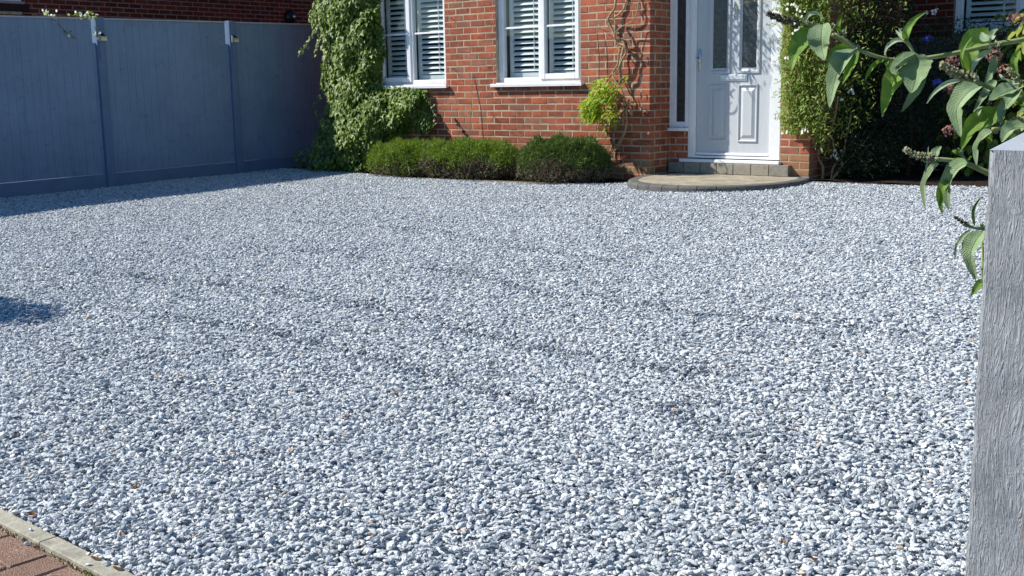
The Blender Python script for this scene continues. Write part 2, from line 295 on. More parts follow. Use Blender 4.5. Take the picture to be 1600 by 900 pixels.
# kerb of concrete edging stones
kr = tag(empty('kerb'), 'narrow pale concrete kerb between the red paving and the gravel', None, kind='structure')
J = float((on(81.7, 841, 2, -.185)[:2]-KA)@KD)
for q in range(-7, 5):
    a0 = J+.915*q; block(a0+.0015, a0+.9135, 0, .05, -.184, 'edging_stone', M['kerb'], kr, bev=.003, h=.15, jit=.0008)
# grit and moss in the joint
V = []; Fc = []
mb = MB(); mo = MB()
for i in range(900):
    a = rnd.uniform(-1.2, 1.6); b = .050+abs(rnd.gauss(0, .005)); s = rnd.uniform(.0025, .006)
    c = kb(a, b, -.197+rnd.uniform(-.003, .004)); t = [(c[0]+s*math.cos(k*2.1+i)*rnd.uniform(.7, 1.2), c[1]+s*math.sin(k*2.1+i)*rnd.uniform(.7, 1.2), c[2]-s*.4) for k in range(3)]+[(c[0], c[1], c[2]+s*.7)]
    tgt = mo if math.sin(a*9+2)*math.sin(a*3.1) > .62 else mb
    tgt.add(t, [(0, 1, 3), (1, 2, 3), (2, 0, 3)])
tag(mb.build('joint_grit', M['grit']), 'small beige grit caught between the kerb and the red paving blocks', 'grit', kind='stuff')
tag(mo.build('moss', M['moss']), 'green moss in the joint between the kerb and the red paving blocks', 'moss', kind='stuff')

# ------------------------------------------------------------------ gravel
STEP_C = (.86, -.05)
def bed_y(x):  # front edge of the planting bed
    xs = [-5.8, -5.4, -4.3, -3.8, -2.95, -2.25, -1.7, -.9, -.3, -.05, 0.02]; ys = [-.14, -.19, -.38, -.53, -.74, -.75, -.74, -.76, -.62, -.42, -.3]
    return np.interp(x, xs, ys)
def gravel_ok(x, y):
    top = np.where(x < 0.0, bed_y(x), np.where(x < 1.66, .3, .30))
    ok = (y < top-.01) & (kerb_side(x, y) > .006) & (x > -5.745-.0152*(y+2.85)) & (x < 9)
    ell = ((x-STEP_C[0])/.865)**2+((y-STEP_C[1])/1.055)**2
    ok &= ell > 1.0
    ok &= ~((np.abs(x-6.03) < .075) & (np.abs(y+8.93) < .075))
    return ok
def points(sp, jit, margin):
    xs = np.arange(-5.9, 9, sp); ys = np.arange(-9.6, .4, sp); X, Y = np.meshgrid(xs, ys); X = X.ravel()+rng.uniform(-jit, jit, X.size)*sp; Y = Y.ravel()+rng.uniform(-jit, jit, Y.size)*sp
    k = gravel_ok(X, Y); X = X[k]; Y = Y[k]; Z = gz(X, Y)
    d = np.stack([X, Y, Z], 1)-CP; z = d@FW; u = 800+F*(d@RT)/z; v = 450-F*(d@UP)/z
    k = (z > 1) & (u > -margin) & (u < 1600+margin) & (v < 900+margin*.7)
    return X[k], Y[k]
rock_col = bpy.data.collections.new('rock_shapes')
for r_ in range(18):
    bm = bmesh.new(); rr = np.random.default_rng(100+r_); fl = [.46, .56, .40, .62, .48, .66][r_ % 6]; el_ = [1.3, 1.08, 1.6][r_ % 3]
    for i in range(14):
        v_ = rr.normal(size=3); v_ /= np.linalg.norm(v_); v_ *= rr.uniform(.88, 1.06); bm.verts.new((v_[0]*el_*.5, v_[1]*.5/el_**.5, v_[2]*.5*fl))
    res = bmesh.ops.convex_hull(bm, input=bm.verts[:]); bmesh.ops.delete(bm, geom=[e for e in res['geom_interior'] if isinstance(e, bmesh.types.BMVert)], context='VERTS')
    bmesh.ops.bevel(bm, geom=bm.edges[:], offset=.045, segments=1, affect='EDGES')
    bmesh.ops.triangulate(bm, faces=bm.faces[:])
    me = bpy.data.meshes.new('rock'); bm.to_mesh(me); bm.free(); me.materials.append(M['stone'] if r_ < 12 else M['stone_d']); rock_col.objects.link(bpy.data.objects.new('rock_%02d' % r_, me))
P_ = []
for sp, dz, smin, smax, jt in ((.0136, -.0085, .0145, .0235, .5), (.0155, .000, .0142, .0240, .40), (.034, .0085, .014, .026, .5)):
    X, Y = points(sp, jt, 260); s = rng.uniform(smin, smax, X.size)*np.exp(rng.normal(0, .12, X.size))
    Z = gz(X, Y)+undul(X, Y)*.6-.017*rut(X, Y)+.0035*rng.normal(0, 1, X.size)*rut(X, Y)+dz+rng.uniform(-.0025, .0025, X.size)-.004*(1-np.clip((kerb_side(X, Y))/.05, 0, 1))
    P_.append(np.stack([X, Y, Z, s], 1))
_a = rng.uniform(-1.0, 1.4, 26); _b = -np.abs(rng.normal(.0, .06, 26)); _s = rng.uniform(.012, .022, 26)
P_.append(np.stack([KA[0]+KD[0]*_a+KN[0]*_b, KA[1]+KD[1]*_a+KN[1]*_b, np.where(_b > -.052, -.184, -.196)+_s*.22, _s], 1))
P_ = np.concatenate(P_); NP = len(P_)
print('stones', NP); TLT = .24+.35*rut(P_[:, 0], P_[:, 1])
me = bpy.data.meshes.new('gravel'); me.vertices.add(NP); me.vertices.foreach_set('co', P_[:, :3].astype(np.float32).ravel())
a = me.attributes.new('rot', 'FLOAT_VECTOR', 'POINT'); a.data.foreach_set('vector', np.stack([rng.normal(0, 1, NP)*TLT, rng.normal(0, 1, NP)*TLT, rng.uniform(0, 6.283, NP)], 1).astype(np.float32).ravel())
a = me.attributes.new('scl', 'FLOAT_VECTOR', 'POINT'); a.data.foreach_set('vector', (P_[:, 3:4]*rng.uniform(.85, 1.15, (NP, 3))).astype(np.float32).ravel())
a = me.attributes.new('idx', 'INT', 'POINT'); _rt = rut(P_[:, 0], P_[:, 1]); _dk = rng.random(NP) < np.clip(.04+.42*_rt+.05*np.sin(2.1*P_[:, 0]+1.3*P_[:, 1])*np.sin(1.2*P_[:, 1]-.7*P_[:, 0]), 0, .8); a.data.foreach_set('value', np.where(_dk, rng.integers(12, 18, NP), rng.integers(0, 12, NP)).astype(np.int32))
me.materials.append(M['stone'])
gv = link(bpy.data.objects.new('gravel', me)); tag(gv, 'ice blue and grey crushed stone gravel covering the whole drive', 'gravel', kind='stuff')
ng = bpy.data.node_groups.new('scatter_stones', 'GeometryNodeTree'); ng.interface.new_socket('Geometry', in_out='INPUT', socket_type='NodeSocketGeometry'); ng.interface.new_socket('Geometry', in_out='OUTPUT', socket_type='NodeSocketGeometry')
gi = ng.nodes.new('NodeGroupInput'); go = ng.nodes.new('NodeGroupOutput'); ip = ng.nodes.new('GeometryNodeInstanceOnPoints'); ci = ng.nodes.new('GeometryNodeCollectionInfo')
ci.inputs['Collection'].default_value = rock_col; ci.inputs['Separate Children'].default_value = True; ci.inputs['Reset Children'].default_value = True
def na(nm, ty):
    q = ng.nodes.new('GeometryNodeInputNamedAttribute'); q.data_type = ty; q.inputs[0].default_value = nm; return q.outputs[0]
mp_ = ng.nodes.new('GeometryNodeMeshToPoints'); ng.links.new(gi.outputs[0], ip.inputs['Points'])
ng.links.new(ci.outputs[0], ip.inputs['Instance']); ip.inputs['Pick Instance'].default_value = True; ng.links.new(na('idx', 'INT'), ip.inputs['Instance Index'])
e2r = ng.nodes.new('FunctionNodeEulerToRotation'); ng.links.new(na('rot', 'FLOAT_VECTOR'), e2r.inputs[0]); ng.links.new(e2r.outputs[0], ip.inputs['Rotation']); ng.links.new(na('scl', 'FLOAT_VECTOR'), ip.inputs['Scale'])
ng.links.new(ip.outputs[0], go.inputs[0]); ng.nodes.remove(mp_)
md = gv.modifiers.new('scatter', 'NODES'); md.node_group = ng

# ================================================================== HOUSE
house = tag(empty('house'), 'red brick house with white windows, grey front door and climbing ivy', 'house')
W1 = (-4.075, -2.88); W2 = (-2.09, -.893); WZ = (.997, 2.2)
XL = -4.95; HT = 5.0; RX = 1.62; DY = .42
def wall_slab(name, boxes, m): 
    mb = MB()
    for b in boxes: mb.box(*b)
    return mb.build(name, m, house)
mz = .003
fwb = [(XL, 0-.0, mz, .25, -.4, WZ[0]), (XL, W1[0], mz, .25, WZ[0], WZ[1]), (W1[1], W2[0], mz, .25, WZ[0], WZ[1]), (W2[1], 0, mz, .25, WZ[0], WZ[1]), (XL, 0, mz, .25, WZ[1], HT)]
fwb = [(a, b if b != 0 else -mz, c, d, e, f) for a, b, c, d, e, f in fwb]
front_wall = wall_slab('front_wall', fwb, M['mortar'])
porch_wall = wall_slab('porch_wall', [(-.25, -mz, .25, DY+.2, -.4, HT), (-mz, .30, DY+mz, DY+.2, -.3, .44), (-mz, 1.30, DY+mz, DY+.2, 2.45, HT), (1.30, RX-mz, DY+mz, DY+.2, -.3, HT), (1.42, RX-mz, DY+.2, 3.0, -.3, HT), (.30, 1.30, DY+mz, DY+.2, -.3, .105)], M['mortar'])
RW = 3.0
W3 = (2.16, 3.5); W3Z = (1.46, 2.7)
side_wall = wall_slab('recessed_wall', [(RX-.2, W3[0], RW+mz, RW+.2, -.3, HT), (W3[0], W3[1], RW+mz, RW+.2, -.3, W3Z[0]), (W3[0], W3[1], RW+mz, RW+.2, W3Z[1], HT), (W3[1], 8, RW+mz, RW+.2, -.3, HT)], M['mortar_dark'])
wall_slab('inner_wall', [(XL+.003, XL+.2, .26, 8, -.3, HT-.01), (XL, 8, 8, 8.2, -.3, HT), (7.8, 8, RW+.2, 8, -.3, HT-.02)], M['interior'])
wall_slab('ceiling', [(XL+.2, 1.42, .62, 3.2, 2.75, 2.8), (XL+.2, 7.8, 3.2, 8, 2.75, 2.8)], M['interior']); wall_slab('floor', [(XL+.2, 1.42, .62, 3.2, .1, .15), (XL+.2, 7.8, 3.2, 8, .1, .15)], M['interior'])
wall_slab('outer_side_wall', [(XL-.01, XL, .012, 8, -.3, HT)], M['brick_dark'])
for x0_, x1_, y0_, yr_, zr_ in ((XL-.3, 1.85, -.35, 4, 7.4), (1.85, 8.3, 2.7, 5.5, 6.6)):
    rf = MB(); rf.add([(x0_, y0_, 4.95), (x1_, y0_, 4.95), (x1_, yr_, zr_), (x0_, yr_, zr_), (x1_, 8.4, 4.95), (x0_, 8.4, 4.95)], [(0, 1, 2, 3), (3, 2, 4, 5), (0, 3, 5), (1, 4, 2), (0, 5, 4, 1)]); rf.build('roof', M['roof'], house)

# bricks
def brick_mesh(L, seed, m, H=.0635, D=.09):
    r = random.Random(seed); bm = bmesh.new(); bmesh.ops.create_cube(bm, size=1)
    for q in bm.verts: q.co = (q.co.x*L, (q.co.y+.5)*D, q.co.z*H)
    for q in bm.verts: q.co.x += r.uniform(-.0015, .0015); q.co.z += r.uniform(-.0012, .0012); q.co.y += r.uniform(-.001, .001)
    fr = [e for e in bm.edges if all(v.co.y < .01 for v in e.verts)]
    bmesh.ops.bevel(bm, geom=fr, offset=.004, segments=1, affect='EDGES')
    me = bpy.data.meshes.new('brick'); bm.to_mesh(me); bm.free(); me.materials.append(m); return me
BM = {(L, mk): [brick_mesh(L-.0015, 11*i+int(L*1000), M[mk]) for i in range(5)] for L in (.215, .1025) for mk in ('brick', 'brick_base', 'brick_dark')}
BR = []   # (parent, length, mk, matrix, score)
def runs(x0, x1, row, shift=0.0, anchor=0.0):
    """stretcher bond, joints at anchor - n*.225 - (row odd: .1125)"""
    o = anchor-(.1125 if row % 2 else 0)+shift; k = math.floor((x0-o)/.225); out = []
    while True:
        a = o+k*.225+.005; b = a+.215; k += 1
        if a >= x1: break
        a2, b2 = max(a, x0), min(b, x1)
        if b2-a2 > .025: out.append((a2, b2))
    return out
def place(parent, a, b, row, face, yv, mk, hidden=False):
    Lb = b-a; z = row*.075+.0375+.0005; L = .215 if Lb > .15 else .1025; c = (a+b)/2
    dep = rnd.uniform(-.0012, .0018)
    if face == 'f': Mx = Matrix.Translation((c, yv+dep, z)) @ Matrix.Diagonal((Lb/L, 1, 1, 1)); P = (c, yv, z)
    else: Mx = Matrix.Translation((yv-dep, c, z)) @ Matrix.Rotation(pi/2, 4, 'Z') @ Matrix.Diagonal((Lb/L, 1, 1, 1)); P = (yv, c, z)
    Mx = Mx @ Matrix.Rotation(rnd.uniform(-.004, .004), 4, 'Y')
    u, v, zz = proj(P); vis = (-15 < u < 1615) and (-8 < v) and not hidden
    BR.append((parent, L, mk, Mx, (Lb/zz) if vis else -1, P))
def in_poly(u, v, poly):
    c = False; n_ = len(poly); j = n_-1
    for i in range(n_):
        if (poly[i][1] > v) != (poly[j][1] > v) and u < (poly[j][0]-poly[i][0])*(v-poly[i][1])/(poly[j][1]-poly[i][1])+poly[i][0]: c = not c
        j = i
    return c
IVY = [(495, -40), (490, 0), (488, 15), (484, 28), (487, 40), (500, 50), (505, 85), (502, 110), (501, 135), (512, 155), (508, 175), (500, 195), (494, 212), (484, 232), (468, 252), (462, 268), (577, 270), (574, 255), (580, 236), (600, 218), (620, 212), (640, 204), (644, 198), (662, 206), (675, 201), (673, 178), (666, 160), (667, 140), (652, 136), (633, 134), (600, 136), (594, 125), (597, 100), (602, 80), (598, 50), (594, 25), (592, -40)]
for row in range(-2, 29):
    z0 = row*.075; segs = [(XL, 0.)]
    if z0+.07 > WZ[0] and z0 < WZ[1]-.01: segs = [(XL, W1[0]-.002), (W1[1]+.002, W2[0]-.002), (W2[1]+.002, 0.)]
    for s0, s1 in segs:
        for a, b in runs(s0, s1, row):
            u, v, _ = proj(((a+b)/2, 0, z0+.04)); hid = (in_poly(u-8, v, IVY) and in_poly(u+8, v, IVY) and in_poly(u, v+5, IVY)) or row < 0
            if not hid and 585 < u < 945 and v > 232: hid = True
            mk = 'brick_base' if row < 2 and rnd.random() < .6 else 'brick'
            if b > -.03: b = 0.
            place(front_wall, a, b, row, 'f', 0, mk, hid)
    # return of the pier (faces +x): the half bond runs the other way
    for a, b in runs(.0, DY-.0, row+1, 0):
        if a < .02: a = .095 if (row+1) % 2 else .095
        if b-a < .03: continue
        place(porch_wall, a, min(b, DY-.004), row, 's', 0, 'brick', row < 0)
    if row <= 5 and row >= 0:
        for a, b in runs(.004, .298, row, .07): place(porch_wall, a, b, row, 'f', DY, 'brick', row < 1)
    if row >= -1:
        for a, b in ([(1.302, 1.39), (1.40, RX)] if row % 2 == 0 else [(1.302, 1.505), (1.515, RX)]):
            u, v, _ = proj((b, DY, z0+.04)); place(porch_wall, a, b, row, 'f', DY, 'brick_base' if row < 3 and rnd.random() < .8 else 'brick', v < 150)
        for a, b in runs(DY+.1, RW, row, .03): place(porch_wall, a, b, row, 's', RX, 'brick', True)
    if row < 0: pass
for row in range(19, 26):
    for a, b in runs(RX, 4.2, row, .05):
        if a < W3[1] and b > W3[0] and (row+1)*.075 > W3Z[0]:
            if a < W3[0]: b = W3[0]-.003
            else: continue
        if b-a < .04: continue
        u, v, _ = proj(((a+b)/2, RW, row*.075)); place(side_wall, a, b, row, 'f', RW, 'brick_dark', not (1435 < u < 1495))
BRO = sorted(range(len(BR)), key=lambda i: -BR[i][4]); pick = set(i for i in BRO[:298] if BR[i][4] > 0)
print('bricks', len(BR), 'visible', sum(b[4] > 0 for b in BR))
joined = {}
for i, (par, L, mk, Mx, s, P) in enumerate(BR):
    me = BM[(L, mk)][rnd.randrange(5)]
    if i in pick:
        o = bpy.data.objects.new('brick', me); o.matrix_world = Mx; link(o, par)
    else: joined.setdefault((par.name, mk), []).append((me, Mx))
def join_meshes(name, lst, m, parent):
    V = []; Fx = []; n0 = 0
    for me, Mx in lst:
        A = np.empty(len(me.vertices)*3, np.float32); me.vertices.foreach_get('co', A); A = A.reshape(-1, 3); R = np.array(Mx)
        V.append(A@R[:3, :3].T+R[:3, 3]); Fx += [tuple(n0+k for k in p.vertices) for p in me.polygons]; n0 += len(A)
    return tag(mesh_obj(name, np.concatenate(V).tolist(), Fx, m, parent), kind='stuff')
for (pn, mk), lst in joined.items(): join_meshes('bricks', lst, M[mk], bpy.data.objects[pn])

# ---- windows
def window(name, x0, x1, z0, z1, y, mirror, parent, sill=True, slat_pitch=.0625, zs=None):
    """two light casement: one fixed light and one opening sash, shutters inside. y = front plane of the frame"""
    w_ = tag(empty(name)); w_.parent = parent
    def X(t): return x0+(x1-x0)*t if not mirror else x1-(x1-x0)*t
    def bx(mb, a, b, yy0, yy1, zz0, zz1, bev=.004): p, q = sorted((X(a), X(b))); mb.box(p, q, yy0, yy1, zz0, zz1, bev)
    fr = MB(); fw = .062/(x1-x0); D = .07
    mid = .515
    bx(fr, 0, .058, y, y+D, z0, z1); bx(fr, .942, 1, y, y+D, z0, z1); bx(fr, .058, .942, y+.001, y+D, z0, z0+.055); bx(fr, .058, .942, y+.001, y+D, z1-.06, z1); bx(fr, mid-.03, mid+.03, y+.002, y+D, z0+.055, z1-.06)
    fr.build('frame', M['upvc'], w_)
    sa = MB(); s0, s1 = mid-.005, .962; zz0, zz1 = z0+.03, z1-.03; t = .055/(x1-x0)*1.0; ys = y-.014
    bx(sa, s0, s0+t+.012, ys, y+.05, zz0, zz1, .006); bx(sa, s1-t, s1, ys, y+.05, zz0, zz1, .006); bx(sa, s0+t+.012, s1-t, ys+.001, y+.05, zz0, zz0+.062, .006); bx(sa, s0+t+.012, s1-t, ys+.001, y+.05, zz1-.062, zz1, .006)
    sa.build('sash', M['upvc'], w_)
    g1 = MB(); bx(g1, .058, mid-.03, y+.03, y+.034, z0+.055, z1-.06, 0); g1.build('pane', M['glass'], w_)
    g2 = MB(); bx(g2, s0+t+.012, s1-t, y+.016, y+.02, zz0+.062, zz1-.062, 0); g2.build('pane', M['glass'], w_)
    zb = z0+(.62 if zs is None else zs)
    gb = MB(); bx(gb, .058, mid-.03, y+.018, y+.0295, zb-.011, zb+.011, .003); gb.build('glazing_bar', M['upvc'], w_)
    gb = MB(); bx(gb, s0+t+.012, s1-t, y+.004, y+.0155, zb-.011, zb+.011, .003); gb.build('glazing_bar', M['upvc'], w_)
    hn = MB(); 
    if sill:
        si = MB(); si.box(x0-.055, x1+.05, y-.105, y+.02, z0-.038, z0-.012, .004); si.box(x0-.055, x1+.05, y-.105, y-.085, z0-.048, z0-.0385, .002); si.box(x0+.002, x1-.002, y-.06, y+.02, z0-.012, z0-.0005, .003); si.build('sill', M['upvc'], w_)
    # shutters
    ysh = y+.115
    for a, b in ((.062, mid-.012), (mid+.03, .95)):
        xa, xb = sorted((X(a), X(b))); st = .05
        # stile on the left shows through the glass, as in the photograph
        p_ = MB(); p_.box(xa, xa+st, ysh, ysh+.03, z0+.02, z1-.02, .003); p_.box(xb-.045, xb, ysh, ysh+.03, z0+.02, z1-.02, .003); p_.box(xa+st, xb-.045, ysh+.001, ysh+.029, z0+.02, z0+.115, .003); p_.box(xa+st, xb-.045, ysh+.001, ysh+.029, z1-.09, z1-.02, .003)
        p_.build('shutter_frame', M['shutter'], w_)
        me = None; zc = z0+.115+.03; lx = xb-.045-xa-st
        while zc < z1-.12:
            if me is None:
                prof = [(-.031, -.002), (-.02, -.0055), (0, -.0065), (.02, -.0055), (.031, -.002), (.031, .002), (.02, .0055), (0, .0065), (-.02, .0055), (-.031, .002)]
                an = radians(36)   # outer edge lower
                vs = []
                for xx in (-lx/2, lx/2):
                    for py, pz in prof: vs.append((xx, py*cos(an)-pz*sin(an), py*sin(an)+pz*cos(an)))
                n_ = len(prof); fs = [(i, (i+1) % n_, n_+(i+1) % n_, n_+i) for i in range(n_)]+[tuple(range(n_))[::-1], tuple(range(n_, 2*n_))]
                me = bpy.data.meshes.new('slat'); me.from_pydata(vs, [], fs); me.materials.append(M['shutter']); me.update()
            o = bpy.data.objects.new('slat', me); o.location = ((xa+st+xb-.045)/2, ysh+.015, zc); o.rotation_euler = (rnd.uniform(-.03, .03), 0, 0); link(o, w_)
            zc += slat_pitch
        tr = MB(); xr = xa+st+lx*.74; tr.box(xr-.005, xr+.005, ysh-.018, ysh-.010, z0+.14, z1-.12, .002); tr.build('tilt_rod', M['shutter'], w_)
    return w_
window('window', W2[0], W2[1], WZ[0], WZ[1], .05, False, house)
window('window', W1[0], W1[1], WZ[0], WZ[1], .05, True, house)
window('window', W3[0], W3[1], W3Z[0], W3Z[1], RW+.05, False, house, sill=False)

# ---- door, frame, sidelight
YD = DY+.02
def xd(u, v=130, y=YD): return float(on_y(u, v, y)[0])
def zd(v, u=1150, y=YD): return float(on_y(u, v, y)[2])
TOP = 2.28
dx0, dx1 = xd(1088.0, 200), xd(1203.0, 200); db = zd(243.5)
fm = MB(); jl = xd(1076, 220); jr = 1.297
fm.box(jl, dx0-.003, YD-.02, YD+.06, zd(248), TOP, .004); fm.box(dx1+.003, jr-.001, YD-.02, YD+.06, zd(248), TOP, .004); fm.box(jl+.001, jr-.002, YD-.018, YD+.06, TOP, TOP+.07, .004); fm.box(dx0-.003, dx1+.003, YD-.012, YD+.06, zd(248), db-.006, .003)
fm.box(jl+.03, dx0-.012, YD-.032, YD-.019, zd(247), TOP, .003)
fm.build('door_frame', M['upvc'], house)
ds = MB(); ds.box(.145, 1.315, DY-.055, YD+.03, .116, .152, .006); ds.build('door_sill', M['upvc'], house)
door = tag(empty('door')); door.parent = house
yl = YD+.005
LG = (xd(1113.3, 107), xd(1135.2, 107), zd(106.7, 1124)); RG = (xd(1158.7, 107), xd(1181.7, 107), zd(105.8, 1170)); GT = 2.02
leaf = MB()
zt = TOP-.004
for a, b, c, d in ((dx0, LG[0], db, zt), (LG[0], LG[1], db, LG[2]), (LG[1], RG[0], db, zt), (RG[0], RG[1], db, RG[2]), (RG[1], dx1, db, zt), (LG[0], LG[1], GT, zt), (RG[0], RG[1], GT, zt)):
    leaf.box(a, b, yl, yl+.044, c, d)
leaf.build('door_leaf', M['paint_door'], door)
def ring(name, x0, x1, z0, z1, wd, y0, y1, m, par):
    """picture-frame moulding with a sloped face, mitred"""
    o = [(x0, z0), (x1, z0), (x1, z1), (x0, z1)]; i_ = [(x0+wd, z0+wd), (x1-wd, z0+wd), (x1-wd, z1-wd), (x0+wd, z1-wd)]; md_ = [(x0+wd*.45, z0+wd*.45), (x1-wd*.45, z0+wd*.45), (x1-wd*.45, z1-wd*.45), (x0+wd*.45, z1-wd*.45)]
    o2 = [(x0+.003, z0+.003), (x1-.003, z0+.003), (x1-.003, z1-.003), (x0+.003, z1-.003)]
    vs = [(a, yl, b) for a, b in o]+[(a, y0+.002, b) for a, b in o2]+[(a, y0, b) for a, b in md_]+[(a, y1, b) for a, b in i_]
    fs = []
    for L_ in range(3):
        for k in range(4): k2 = (k+1) % 4; fs.append((L_*4+k, L_*4+k2, L_*4+4+k2, L_*4+4+k))
    return mesh_obj(name, vs, fs, m, par)
for g_, (ua, ub) in ((LG, (1107, 1139)), (RG, (1154, 1186))):
    ring('glazing_moulding', g_[0]-.045, g_[1]+.04, g_[2]-.055, GT+.05, .045, yl-.016, yl+.004, M['paint_door'], door)
    mbq = MB(); mbq.box(g_[0]-.003, g_[1]+.003, yl+.006, yl+.012, g_[2]-.003, GT+.003); mbq.build('obscure_pane', M['obscure'], door)
for (ua, ub, va, vb) in ((1108, 1136.6, 132, 220), (1153, 1183.5, 131.5, 222)):
    a, b = xd(ua, 175), xd(ub, 175); c, d = zd(vb, (ua+ub)/2), zd(va, (ua+ub)/2)
    ring('panel_moulding', a, b, c, d, .024, yl-.014, yl+.0005, M['paint_door'], door)
    i0, i1, j0, j1 = a+.032, b-.032, c+.04, d-.04
    vs = [(i0, yl-.0005, j0), (i1, yl-.0005, j0), (i1, yl-.0005, j1), (i0, yl-.0005, j1), (i0+.03, yl-.015, j0+.03), (i1-.03, yl-.015, j0+.03), (i1-.03, yl-.015, j1-.03), (i0+.03, yl-.015, j1-.03)]
    mesh_obj('raised_panel', vs, [(0, 1, 5, 4), (1, 2, 6, 5), (2, 3, 7, 6), (3, 0, 4, 7), (4, 5, 6, 7)], M['paint_door'], door)
wb = MB(); wb.box(dx0+.004, dx1-.004, yl-.022, yl-.001, db+.002, db+.03, .006); wb.build('weather_bar', M['upvc'], door)
lp = MB(); a, b, c, d = xd(1126, 121), xd(1167.3, 121), zd(126.5, 1147), zd(116, 1147); lp.box(a, b, yl-.012, yl-.0005, c, d, .004); lp.box(a+.014, b-.014, yl-.018, yl-.0125, c+.014, d-.010, .003); M['plate'] = mat('brushed_plate', [C(206,212,218), C(222,226,230)], scale=8, rough=.4, metal=.45, spec=.5); lp.build('letter_plate', M['plate'], door)
hd = MB(); a = xd(1091.2, 95); b = xd(1095.4, 95); c, d = zd(112, 1093), zd(76.5, 1093); hd.box(a, b, yl-.010, yl-.0005, c, d, .004); zl = zd(90.2, 1097)
hd.tube([(a+.014, yl-.008, zl), (a+.014, yl-.05, zl)], .009, 8); hd.tube([(a+.010, yl-.052, zl), (a+.05, yl-.056, zl+.002), (xd(1104.8, 90), yl-.052, zl-.001)], [.009, .008, .007], 8); hd.tube([(a+.015, yl-.0098, zl-.065), (a+.015, yl-.016, zl-.065)], .011, 10); hd.build('handle', M['chrome'], door, True)
kn = MB(); kx = xd(1147.8, 16); kz = zd(14, 1148); R_ = .038
kn.tube([(kx+R_*cos(t)*.95, yl-.022-.004*sin(t), kz-.028+R_*sin(t)*1.05) for t in np.linspace(0, 2*pi, 25)], .0055, 6, False)
kn.tube([(kx, yl-.001, kz+.012), (kx, yl-.012, kz+.012), (kx, yl-.026, kz+.012), (kx, yl-.032, kz+.012)], [.021, .024, .018, .006], 14); kn.tube([(kx, yl-.006, kz+.03), (kx, yl-.009, kz+.055), (kx, yl-.005, kz+.085)], [.008, .006, .001], 8); kn.tube([(kx, yl-.004, kz-.075), (kx, yl-.007, kz-.09), (kx, yl-.004, kz-.108)], [.008, .006, .001], 8)
kn.build('knocker', M['chrome'], door, True)
side = tag(empty('sidelight_window')); side.parent = house
sx0 = .016; sx1 = jl-.001; sgz = zd(190, 1064); sz0 = zd(199.2, 1060)
s_ = MB(); ga, gb_ = xd(1057.6, 150), xd(1071.6, 150)
s_.box(sx0, ga, YD-.02, YD+.05, sz0, TOP+.06, .004); s_.box(gb_, sx1, YD-.02, YD+.05, sz0, TOP+.06, .004); s_.box(ga, gb_, YD-.018, YD+.05, sz0, sgz, .004); s_.box(ga, gb_, YD-.018, YD+.05, 2.2, TOP+.06, .004)
s_.box(-.006, sx0-.001, YD-.03, YD-.002, sz0, TOP+.06, .002)
s_.build('frame', M['upvc'], side)
q = MB(); q.box(ga-.002, gb_+.002, YD+.0, YD+.006, sgz-.002, 2.202); q.build('pane', M['obscure'], side)
q = MB(); q.box(-.005, jl+.016, DY-.05, YD+.03, zd(205, 1060)+.004, sz0-.001, .004); q.build('sill', M['upvc'], side)

# ---- step
step = tag(empty('door_step'), 'curved buff stone doorstep edged with charcoal blocks at the front door', 'doorstep')
def ell(t, a, b, c=STEP_C): return (c[0]+a*cos(t), c[1]+b*sin(t))
t0, t1 = radians(-208), radians(29)
ts = np.linspace(t0, t1, 60); vs = []; 
pts = [ell(t, .762, .952) for t in ts]
pts = [(x, y) for x, y in pts if y < DY-.06]
poly = pts
n_ = len(poly); vs = [(x, y, 0.0) for x, y in poly]+[(x, y, -.03) for x, y in poly]
mesh_obj('slab', vs, [tuple(range(n_))]+[(i, i+n_, (i+1) % n_+n_, (i+1) % n_) for i in range(n_)], M['slab'], step)
# ring blocks: lengths read from the joints
tt = t0+.36
nb = 0
while tt < t1+.15:
    da = .205/ (1.0) ; te = tt+da*rnd.uniform(.95, 1.05)
    g_ = .004; sub = 4; up_ = []; 
    prof = [(.765, .955, .001), (.845, 1.035, .001), (.862, 1.052, -.006), (.870, 1.060, -.020), (.872, 1.062, -.16), (.765, .955, -.16)]
    vs = []; 
    for k in range(sub+1):
        t_ = tt+g_+(te-tt-2*g_)*k/sub; dzz = rnd.uniform(-.0006, .0006)
        for a_, b_, z_ in prof: x, y = ell(t_, a_, b_); vs.append((x, y, z_+dzz))
    m_ = len(prof); fs = [(k*m_+i, k*m_+(i+1) % m_, (k+1)*m_+(i+1) % m_, (k+1)*m_+i) for k in range(sub) for i in range(m_)]+[tuple(range(m_))[::-1], tuple(range(sub*m_, (sub+1)*m_))]
    ymid = ell((tt+te)/2, .86, 1.05)[1]; xmid = ell((tt+te)/2, .86, 1.05)[0]
    if ymid < (-.02 if xmid < .4 else .37): mesh_obj('edging_block', vs, fs, M['ring'], step)
    tt = te
us = [1043.6, 1068, 1093.5, 1119.5, 1145.5, 1173, 1201, 1231.9]
xs_ = [float(on_y(u, 262, .345)[0]) for u in us]; xs_[0] = max(xs_[0], .003)
for a, b in zip(xs_[:-1], xs_[1:]):
    q = MB(); q.box(a+.002, b-.003, .345+rnd.uniform(-.001, .001), DY+.003, .0015, .113+rnd.uniform(-.001, .001), .004); q.build('riser_block', M['paver'], step)

